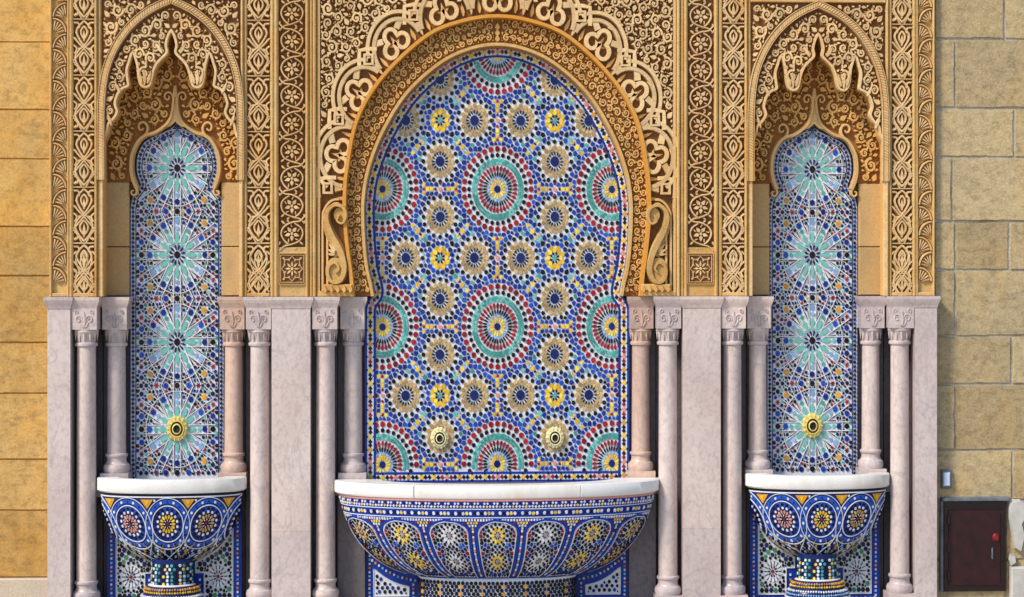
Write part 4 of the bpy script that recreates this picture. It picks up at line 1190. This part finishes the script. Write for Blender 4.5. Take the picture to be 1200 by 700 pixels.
def main_basin():
    t = thing('basin', 'wide tiled central basin with white marble rim and looped panels', 'basin', P3(0, GROUND, 0))
    q = 75 / 190
    rim(t, 0, 2, 190, q, 560.5, 575.5, 3)
    prof = smooth_prof([(574, 185), (588, 182), (605, 176), (620, 169), (635, 159), (649, 145), (660, 129), (669, 108), (675, 84)])
    bw = Bowl(0, 2, prof, q)
    body = bowl_shell(bw, 574, 675, 't_blue').build('bowl', t, smooth=True)
    b = MB()
    ring_band(b, bw, 577, 3.2, 't_pink'); 
    ring_band(b, bw, 587.4, .9, 't_white'); ring_band(b, bw, 597.2, .9, 't_white'); b.build('white_band', body, kind='stuff')
    b = MB(); dots_row(b, bw, 580.9, 3.7, 1.6, ('t_white', 't_white', 't_navy'), n=4); dots_row(b, bw, 584.4, 3.7, 1.6, ('t_white', 't_white', 't_white', 't_yellow'), n=4, f0=-.96); dots_row(b, bw, 592.2, 4.2, 2.0, ('t_white', 't_black', 't_white', 't_yellow', 't_white', 't_navy'), f0=-.96); b.build('band_tiles', body, kind='stuff')
    rr = random.Random(5)
    for i in range(-3, 4):
        f0 = i * .282; mp = OnBowl(bw, f0)
        L0 = bw.half(610)
        def hw(y):   # loop half width at row y
            top = 600
            if y < top + 16:
                return 24.3 * math.sqrt(max(0, 1 - ((top + 16 - y) / 16) ** 2))
            return 24.3 * bw.half(y) / bw.half(616) * (1 - .08 * (y - 616) / 55)
        rows = np.r_[np.linspace(600.2, 616, 12), np.linspace(619, 669, 12)]
        lp = [(-hw(y), y) for y in rows[::-1]] + [(hw(y), y) for y in rows[1:]]
        b = MB()   # white ground laid as rows
        vv = []
        for y in rows:
            for k in np.linspace(-1, 1, 7): vv.append(mp(k * hw(y) * .92, y, .28))
        b.raw(vv, [[7 * j + k, 7 * j + k + 1, 7 * j + 8 + k, 7 * j + 7 + k] for j in range(len(rows) - 1) for k in range(6)], 't_white')
        loop = b.build('looped_panel', t)
        b = MB(); b.strand(mp, lp, 2.6, 1.1, 't_blue', top=.85, jit=.1); b.strand(mp, [(x * .88, y + (1.6 if y < 616 else 0)) for x, y in lp], 1.0, 1.3, 't_white', top=.85, jit=.1); b.build('loop_border', loop, kind='stuff')
        petal = 't_yellow' if i in (0, -2, 2) else ('t_white' if i in (-1, 1) else 't_tan')
        c1, c2 = 618, 649
        b = MB(); sh = sum(ring_shapes(0, c1, B_ROS(petal if petal != 't_white' else 't_tan' if abs(i) == 3 else petal), 1.2), [])
        k2 = bw.half(c2) / bw.half(c1) * 1.03
        sh2 = [([(x * k2, c2 + (y - c2) * .86) for x, y in pts], m, (c[0] * k2, c2 + (c[1] - c2) * .86, c[2])) for pts, m, c in sum(ring_shapes(0, c2, B_ROS(petal), 1.2), [])]
        emit(b, mp, sh + sh2, None, .02, .95); b.build('rosette_tiles', loop, kind='stuff')
        b = MB(); obst = [(c[0], c[1] / 1.2, c[2]) for _, _, c in sh + sh2]
        gx, gy = np.meshgrid(np.arange(0, 22, .6), np.arange(601, 667, .6) / 1.2); gx = gx.ravel(); gy = gy.ravel()
        ok = np.array([x < hw(y * 1.2) * .84 - .8 for x, y in zip(gx, gy)])
        gx, gy = gx[ok], gy[ok]
        kk = (np.hypot(gx, gy - c1 / 1.2) > 9) & (np.hypot(gx / k2, (gy - c2 / 1.2) / .86) > 9)
        fd = fill_dots(gx[kk], gy[kk], obst, lambda a, c: [(a, c), (-a, c)], 1.9, .8, .3)
        alld = obst + fd + [(-x, y, r) for x, y, r in fd]
        for n, (x, y, r) in enumerate(fd):
            m = ('t_blue', 't_black', 't_blue', 't_black', 't_navy', 't_black', 't_blue', 't_red')[n % 8]
            ce = cell(x, y, r, near(x, y, alld), .7, 1.35)
            for s in {1, -1} if x > .2 and ce else {1} if ce else (): b.poly(mp, [(s * px, py * 1.2) for px, py in ce][::s], -.2, .9, m, .1, .03)
        b.build('filler_tiles', loop, kind='stuff')
    def loop_hw(y):
        if y < 616: return 24.3 * math.sqrt(max(0, 1 - ((616 - y) / 16) ** 2)) if y > 600 else 0
        return 24.3 * bw.half(y) / bw.half(616) * (1 - .08 * (y - 616) / 55)
    b = MB()   # small tiles between the loops
    for i in range(-4, 4):
        mp = OnBowl(bw, (i + .5) * .282)
        for k in range(21):
            y = 600 + k * 3.3; g_ = .141 * bw.half(y) - loop_hw(y) - 2.6
            if g_ < .2: xs_ = [0]
            else: nn = int(g_ / 3.3); xs_ = [q * 3.3 for q in range(-nn, nn + 1)] if k % 2 == 0 else [(q + .5) * 3.3 for q in range(-nn, nn)] or [0]
            for q, x in enumerate(xs_):
                m = ('t_white', 't_lblue', 't_white', 't_yellow', 't_white', 't_red')[(k + abs(int(x)) * 2) % 6] if k < 7 else ('t_white', 't_lblue', 't_white', 't_gold')[(k + q) % 4]
                b.poly(mp, ngon(x, y, 1.5, 4, .78), -.2, .9, m, .15, .03)
    b.build('spandrel_tiles', body, kind='stuff')
    # pedestal
    pw = Bowl(0, 2, [(668, 88), (672, 92), (674, 92), (700, 92), (GROUND, 94)], .43)
    ped = bowl_shell(pw, 668, GROUND, 't_white', 40, 12).build('pedestal', t, smooth=True)
    b = MB(); ring_band(b, pw, 673, 1.6, 't_white', .8)
    for j in range(9):
        dots_row(b, pw, 677 + j * 4.1, 5.0, 2.35, (('t_black', 't_black', 't_navy'), ('t_black', 't_black', 't_gold', 't_navy', 't_black'))[j % 2], .9, -.98 + .02 * (j % 2), .98 - .02 * (j % 2))
    b.build('pedestal_tiles', ped, kind='stuff')
main_basin()

def side_basin(sx, w):
    cx = sx * 377
    t = thing('basin', f'small tiled {w} basin with white marble rim and round rosettes', 'basin', P3(cx, GROUND, 0))
    q = 36 / 86
    rim(t, cx, 2, 86, q, 556, 572, 1)
    prof = smooth_prof([(571, 81), (586, 79.5), (600, 76.5), (613, 71.5), (625, 64), (636, 54), (645, 42), (652, 29), (655.5, 20)])
    bw = Bowl(cx, 2, prof, q)
    body = bowl_shell(bw, 571, 655.5, 't_navy').build('bowl', t, smooth=True)
    b = MB(); ring_band(b, bw, 576, 1.5, 't_white', .9); ring_band(b, bw, 573.5, 2.0, 't_black', .5); b.build('white_band', body, kind='stuff')
    for i in (-2, -1, 0, 1, 2):
        f0 = i * .505; mp = OnBowl(bw, f0); c = 607
        # keep clear of the wall
        petal = {0: 't_yellow', -1: 't_pink', 1: 't_tan'}.get(i, 't_black')
        sq = lambda pts: [(x, y) for x, y in pts if abs(f0 + x / bw.half(y)) < .985]
        b = MB()
        disc = [ngon(0, c, r, 28) for r in (24.0, 17.6)]
        for k in range(28):
            a = ngon(0, c, 17.6, 28); a2 = ngon(0, c, 12, 28); a3 = ngon(0, c, 6, 28)
            for o, n_ in ((a, a2), (a2, a3)):
                qd = [o[k], o[(k + 1) % 28], n_[(k + 1) % 28], n_[k]]
                if all(abs(f0 + x / bw.half(y)) < .985 for x, y in qd): b.raw([mp(x, y, .25) for x, y in qd], [[0, 1, 2, 3]], 't_navy' if o is a2 else 't_blue')
        if not b.v: continue
        med = b.build('round_panel', t)
        b = MB()
        for r, ww, m in ((17.6, 1.05, 't_white'), (25.0, .95, 't_white'), (21.4, 4.6, 't_blue')):
            pts = sq(ngon(0, c, r, 40, math.pi / 2 if i == 0 else (0 if i > 0 else math.pi)))
            b.strand(mp, pts + ([pts[0]] if len(pts) == 40 else []), ww, .9 if m == 't_white' else .45, m, top=.85, jit=.1)
        b.build('ring_border', med, kind='stuff')
        b = MB(); spec = [('disc', 1.6, 't_red'), ('w', 1.9, 4.6, 8, .5, .62, 't_black'), ('w', 2.6, 4.8, 8, 0, .35, 't_white'), ('w', 5.0, 9.0, 14, 0, .84, petal), ('dot', 11.2, 1.5, 14, .5, 't_white'), ('dot', 14.2, 1.75, 16, 0, 't_black'),
                          ('dot', 21.4, 1.5, 9, .25, 't_white'), ('dot', 21.4, 1.0, 9, .75, 't_black')]
        sh = [s_ for s_ in sum(ring_shapes(0, c, spec), []) if all(abs(f0 + x / bw.half(y)) < .98 for x, y in s_[0]) and 577 < s_[2][1] < 652]
        emit(b, mp, sh, None, .02, .95); b.build('rosette_tiles', med, kind='stuff')
    for i in (-2, -1, 0, 1):
        mp = OnBowl(bw, (i + .5) * .505)
        b = MB(); b.poly(mp, [(-7.5, 578.6), (7.5, 578.6), (0, 589.5)], -.2, .8, 't_gold', .3); b.poly(mp, [(-2.6, 580), (2.6, 580), (0, 586)], -.2, 1.0, 't_yellow', .3)
        b.build('yellow_triangle', t, kind='stuff')
        b = MB()
        for m in (1, -1):
            b.strand(mp, [(m * x, y) for x, y in spline([(1.5, 626), (3, 634), (9, 643), (13, 652)], 4)], 1.0, .8, 't_white')
            b.strand(mp, [(m * x, y) for x, y in spline([(12, 630), (7, 638), (2, 645), (0, 652)], 4)], .9, .8, 't_tan')
        for k in range(9): b.poly(mp, ngon(rng.uniform(-9, 9), 628 + k * 2.6, 1.4, 6), -.2, .8, ('t_green', 't_tan', 't_black', 't_white')[k % 4], .2)
        b.build('lower_tracery', body, kind='stuff')
    b = MB(); cc = [(q * .505) for q in (-2, -1, 0, 1, 2)]
    for ky in range(19):
        y = 580 + ky * 3.7; L = bw.half(y); n_ = int(1.9 * L / 3.9)
        for q in range(n_ + 1):
            f = -.95 + 1.9 * (q + .5 * (ky % 2)) / (n_ + .5); m_ = OnBowl(bw, f)
            if min(math.hypot((f - c_) * bw.half((y + 607) / 2), (y - 607) / 1.2) for c_ in cc) < 26.6 or (y < 590 and min(abs(f - (c_ + .2525)) * L for c_ in cc) < 8.5): continue
            b.poly(m_, ngon(0, y, 1.45, 4, .78), -.2, .85, ('t_black', 't_white', 't_blue', 't_tan', 't_black', 't_lblue')[(ky * 2 + q) % 6], .15, .03)
    b.build('filler_tiles', body, kind='stuff')
    # pedestal
    prof = [(650, 23), (680, 23.5), (681, 27), (684, 31), (687, 32), (689, 30), (691, 33), (694, 36), (700, 38), (GROUND, 39)]
    pw = Bowl(cx, -6, prof, .8)
    ped = bowl_shell(pw, 650, GROUND, 't_navy', 36, 30).build('pedestal', t, smooth=True)
    b = MB()
    for j in range(6): dots_row(b, pw, 657 + j * 4.2, 4.8, 1.8, (('t_white', 't_teal', 't_black'), ('t_black', 't_yellow', 't_white', 't_teal'))[j % 2], .9, -.96 + .03 * (j % 2), .96)
    ring_band(b, pw, 680.4, 1.4, 't_white', .8)
    b.build('neck_tiles', ped, kind='stuff')
    b = MB()
    for y, m in ((684, 't_gold'), (687.4, 't_yellow'), (692.5, 't_white'), (696.5, 't_lblue'), (700.5, 't_white'), (704.5, 't_lblue')): dots_row(b, pw, y, 2.9, 1.25, (m, m), 1.0, n=4)
    b.build('foot_tiles', ped, kind='stuff')
    # tiled wall behind
    d = 20
    tw = thing('tiled_backsplash', f'blue zellige wall with spoked rosettes beneath the {w} small basin', 'tile panel', P3(cx, GROUND, d))
    mp = Flat(cx * .992, d)
    b = MB(); b.sheet(mp, [(-77, 572), (77, 572), (77, GROUND), (-77, GROUND)], 0, 't_blue'); b.build('blue_tile_ground', tw)
    for m in (1, -1):
        mm = Flat(cx * .992, d, m)
        fld = spline([(67, 614), (60, 628), (49, 640), (36, 649), (24, 655)], 5) + [(24, 668), (34, 668), (34, 699), (67, 699)]
        b = MB(); b.sheet(mm, fld, .5, 't_white'); f_ = b.build('white_field', tw)
        b = MB(); b.strand(mm, fld, 1.5, 1.2, 't_white', True); b.build('field_border', f_)
        cx2, cy2 = 50, 672
        sp = [('disc', 2, 't_red'), ('w', 2.6, 6, 10, 0, .6, 't_black'), ('w', 6.2, 11, 14, .5, .8, 't_white'), ('w', 6.6, 10.8, 14, 0, .30, 't_navy'), ('dot', 13.6, 1.9, 14, 0, 't_black')]
        b = MB(); shp = sum(ring_shapes(cx2, cy2, sp), []); emit(b, mm, shp, fld, .03, 1.3); b.build('spoked_rosette', f_, kind='stuff')
        gx, gy = np.meshgrid(np.arange(25, 66, .6), np.arange(615, 698, .6) / 1.2); gx = gx.ravel(); gy = gy.ravel()
        ok = in_poly(gx, gy * 1.2, fld); gx, gy = gx[ok], gy[ok]; ok = np.hypot(gx - cx2, gy - cy2 / 1.2) > 12.5; gx, gy = gx[ok], gy[ok]
        ob = [(c[0], c[1] / 1.2, c[2]) for _, _, c in shp] + [(x, y / 1.2, 1.0) for x, y in resample(fld + [fld[0]], 140)]
        b = MB()
        for n, (x, y, r) in enumerate(fill_dots(gx, gy, ob, lambda a, c: [(a, c)], 2.6, 1.0, .2)): b.poly(mm, ngon(x, y * 1.2, r * 1.08, 6), 0, 1.3, ('t_black', 't_navy', 't_black', 't_green')[n % 4] if r > 1.3 else 't_black', .2, .04)
        b.build('filler_tiles', f_, kind='stuff')
        b = MB()
        for pth in (offset(fld[:21], 6.5), [(72.5, y) for y in np.arange(600, 705, 4.8)], [(x, 704) for x in np.arange(28, 72, 4.8)], [(29, y) for y in np.arange(676, 702, 4.8)]):
            pts = resample(pth, max(2, int(plen(pth) / 4.6)))
            for i_, (x, y) in enumerate(pts): b.poly(mm, ngon(x, y, 1.65, 4, .78), 0, 1.1, ('t_white', 't_gold', 't_white', 't_lblue')[i_ % 4], .2, .04)
        b.build('border_dots', tw, kind='stuff')
for sx, w in SIDES: side_basin(sx, w)

# tiled wall and slabs under the central basin
tw = thing('tiled_backsplash', 'blue zellige wall with dark triangular fields beneath the central basin', 'tile panel', P3(0, GROUND, 20))
mp = Flat(0, 20)
b = MB(); b.sheet(mp, [(-153, 575), (153, 575), (153, GROUND), (-153, GROUND)], 0, 't_blue'); b.build('blue_tile_ground', tw)
for m in (1, -1):
    mm = Flat(0, 20, m)
    fld = spline([(144, 665), (130, 676), (116, 683), (103, 686)], 5) + [(103, 697), (144, 697)]
    b = MB(); b.sheet(mm, fld, .5, 't_white'); f_ = b.build('white_field', tw)
    b = MB(); b.strand(mm, fld, 1.5, 1.2, 't_white', True)
    gx, gy = np.meshgrid(np.arange(103, 144, .6), np.arange(665, 697, .6) / 1.2); gx = gx.ravel(); gy = gy.ravel()
    ok = in_poly(gx, gy * 1.2, fld); gx, gy = gx[ok], gy[ok]
    ob = [(x, y / 1.2, 1.0) for x, y in resample(fld + [fld[0]], 100)]
    for n, (x, y, r) in enumerate(fill_dots(gx, gy, ob, lambda a, c: [(a, c)], 2.2, 1.0, .6)): b.poly(mm, ngon(x, y * 1.2, r, 6), 0, 1.3, ('t_black', 't_navy', 't_black', 't_blue')[n % 4], .2, .04)
    b.build('filler_tiles', f_, kind='stuff')
    b = MB()
    for pth in (resample(spline([(146, 655), (130, 667), (114, 675), (96, 679)], 5), 12), [(149, y) for y in np.arange(640, 706, 4.8)], [(x, 702) for x in np.arange(100, 146, 4.8)], [(98, y) for y in np.arange(684, 706, 4.8)]):
        for i_, (x, y) in enumerate(pth): b.poly(mm, ngon(x, y, 1.65, 4, .78), 0, 1.1, ('t_white', 't_gold', 't_white', 't_lblue')[i_ % 4], .2, .04)
    b.build('border_dots', tw, kind='stuff')
for sx, w in SIDES:
    b = MB(); b.box(mp, *sorted((sx * 153.5, sx * 186)), 576, GROUND, -2, 6, 'marble_grey_shade', .8)
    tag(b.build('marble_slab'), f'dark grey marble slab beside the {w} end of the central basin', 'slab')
# joint slabs behind the front columns, gap shade put into their dark colour
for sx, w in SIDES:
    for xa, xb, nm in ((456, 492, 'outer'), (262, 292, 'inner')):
        b = MB(); b.box(Flat(0, 38), *sorted((sx * xa, sx * xb)), 348, GROUND, -3, 2, 'marble_grey_shade', .4)
        tag(b.build('marble_slab'), f'shade-coloured marble slab behind the {nm} front column of the {w} niche', 'slab')
    b = MB(); b.box(Flat(0, 38), *sorted((sx * 186, sx * 217)), 348, GROUND, -3, 2, 'marble_grey_shade', .4)
    tag(b.build('marble_slab'), f'shade-coloured marble slab behind the front column {w} of the central basin', 'slab')

for sx, w in SIDES:  # slabs whose dark colour carries the shade behind the recessed columns
    b = MB(); b.box(Flat(0, 41), *sorted((sx * 293, sx * 455)), 348, GROUND, -2, 3, 'marble_grey_shade', .3)
    tag(b.build('marble_slab'), f'shade-coloured marble slab behind the recessed columns of the {w} niche', 'slab')
    b = MB(); b.box(Flat(0, 38), *sorted((sx * 150, sx * 185.5)), 348, GROUND, -2, 2, 'marble_grey_shade', .3)
    tag(b.build('marble_slab'), f'shade-coloured marble slab behind the recessed column at the {w} edge of the big tiled panel', 'slab')
# ------------------------------------------------------------------ spouts
def spout(cx, cy, d, r, label, grp):
    t = thing('water_spout', label, 'spout', P3(cx, cy + r, d))
    mp = Flat(cx, d); b = MB()
    out = [((r if i % 2 == 0 else r * .93) * math.cos(2 * math.pi * i / 28), cy + 1.2 * (r if i % 2 == 0 else r * .93) * math.sin(2 * math.pi * i / 28)) for i in range(28)]
    b.poly(mp, out, 0, 2.4, grp, 1.2); fl = b.build('flange', t)
    b = MB(); b.strand(mp, ngon(0, cy, r * .60, 24), 2.2, 5, grp, True, h0=2.5, jit=0); b.build('ring', fl, smooth=True)
    b = MB(); b.strand(mp, ngon(0, cy, r * .47, 24), 1.5, 3.6, 'hole', True, h0=3, jit=0); b.build('dark_groove', fl)
    b = MB()
    for i in range(14): b.leaf(mp, r * .66 * math.cos(2 * math.pi * i / 14), cy + 1.2 * r * .66 * math.sin(2 * math.pi * i / 14), 2 * math.pi * i / 14, r * .28, 2.2, 4.2, grp)
    b.build('petal_rim', fl, kind='stuff')
    b = MB(); vv = []; n = 20
    for rr, h in ((r * .42, 3.0), (r * .40, 5.6), (r * .31, 6.0), (r * .30, 3.2)):
        for i in range(n): vv.append(mp(rr * math.cos(2 * math.pi * i / n), cy + 1.2 * rr * math.sin(2 * math.pi * i / n), h))
    b.raw(vv, [[j * n + i, j * n + (i + 1) % n, (j + 1) * n + (i + 1) % n, (j + 1) * n + i] for j in range(3) for i in range(n)], grp)
    noz = b.build('nozzle', t, smooth=True)
    b = MB(); b.poly(mp, ngon(0, cy, r * .32, 16), 3, 4, 'hole', .1); b.build('bore', noz)
for sx, w in SIDES:
    spout(sx * 371, 500.5, 32.5, 13, f'brass flower-edged water spout on the {w} star panel', 'brass')
    spout(sx * 67.3, 513, 22.5, 11.4, f'brass water spout on the big panel, {w} one of the pair', 'brass_pale')

# ------------------------------------------------------------------ things on the right wall
t = thing('metal_cabinet', 'dark red metal cabinet set low in the grey stone wall', 'cabinet', P3(563, 697, 0))
mp = Flat(0, 4)
b = MB(); b.box(mp, 526.5, 602, 590, 697, -4, 5, 'maroon_frame', .8); fr = b.build('frame', t)
b = MB(); b.box(mp, 532, 597, 600, 690, 4.4, 7.0, 'maroon', .9); dr = b.build('door', t)
b = MB()
for y in (596.5,): b.strand(mp, [(530, y), (599, y)], 2, 6.2, 'maroon_frame')
b.strand(mp, [(534.5, 604), (534.5, 687)], 1.6, 8.0, 'maroon_frame', h0=6); b.strand(mp, [(594.5, 604), (594.5, 687)], 1.6, 8.0, 'maroon_frame', h0=6)
b.build('door_bead', dr, kind='stuff')
b = MB(); b.poly(mp, ngon(588.5, 633, 4.4, 16), 6.8, 9.2, 'reflection_red', 1.8); b.build('red_reflection', dr, label='red disc added to paint reflections on the door')  # added disc carries the red reflections of the door in its colour
for y in (612, 645, 678):
    b = MB(); b.box(mp, 530.5, 534, y - 5, y + 5, 4.6, 8.2, 'maroon_frame', .6); b.build('hinge', dr)
b = MB(); b.strand(mp, [(584, 645), (584, 658)], 1.8, 9.2, 'steel', h0=6.8); b.build('latch', dr)
b = MB(); b.box(mp, 524, 605, 585.5, 590, -2, 8.5, 'steel', .8); b.build('top_rail', t)
b = MB(); b.box(mp, 522.5, 526.3, 590, 697, -2, 6, 'steel', .8); b.build('side_rail', t)
t = thing('switch_box', 'small pale blue switch box on the grey wall above the red cabinet', 'switch box', P3(529, 574, 3))
b = MB(); b.box(mp, 524, 536, 553, 575, -2, 4.2, 'steel', .8); b.build('back_plate', t)
b = MB(); b.box(mp, 526, 534, 556, 572, 4.0, 7.5, 'switch_blue', 1.0); b.build('cover', t)
b = MB(); b.poly(mp, [(605, 590), (618, 588), (626, 592), (628, 604), (622, 618), (624, 634), (619, 652), (612, 648), (608, 630), (604, 612)], -2, 7, 'cement', 2.5)
b.poly(mp, [(606, 652), (613, 655), (614, 664), (607, 668), (604, 660)], -2, 6, 'cement', 1.5)
tag(b.build('cement_patch'), 'ragged patch of pale cement right of the red cabinet', 'patch')
b = MB(); b.box(mp, 606, 660, 668, GROUND, -2, 12, 'cement', 1.5)
tag(b.build('stone_step'), 'pale grey stone block on the ground right of the red cabinet', 'stone block')
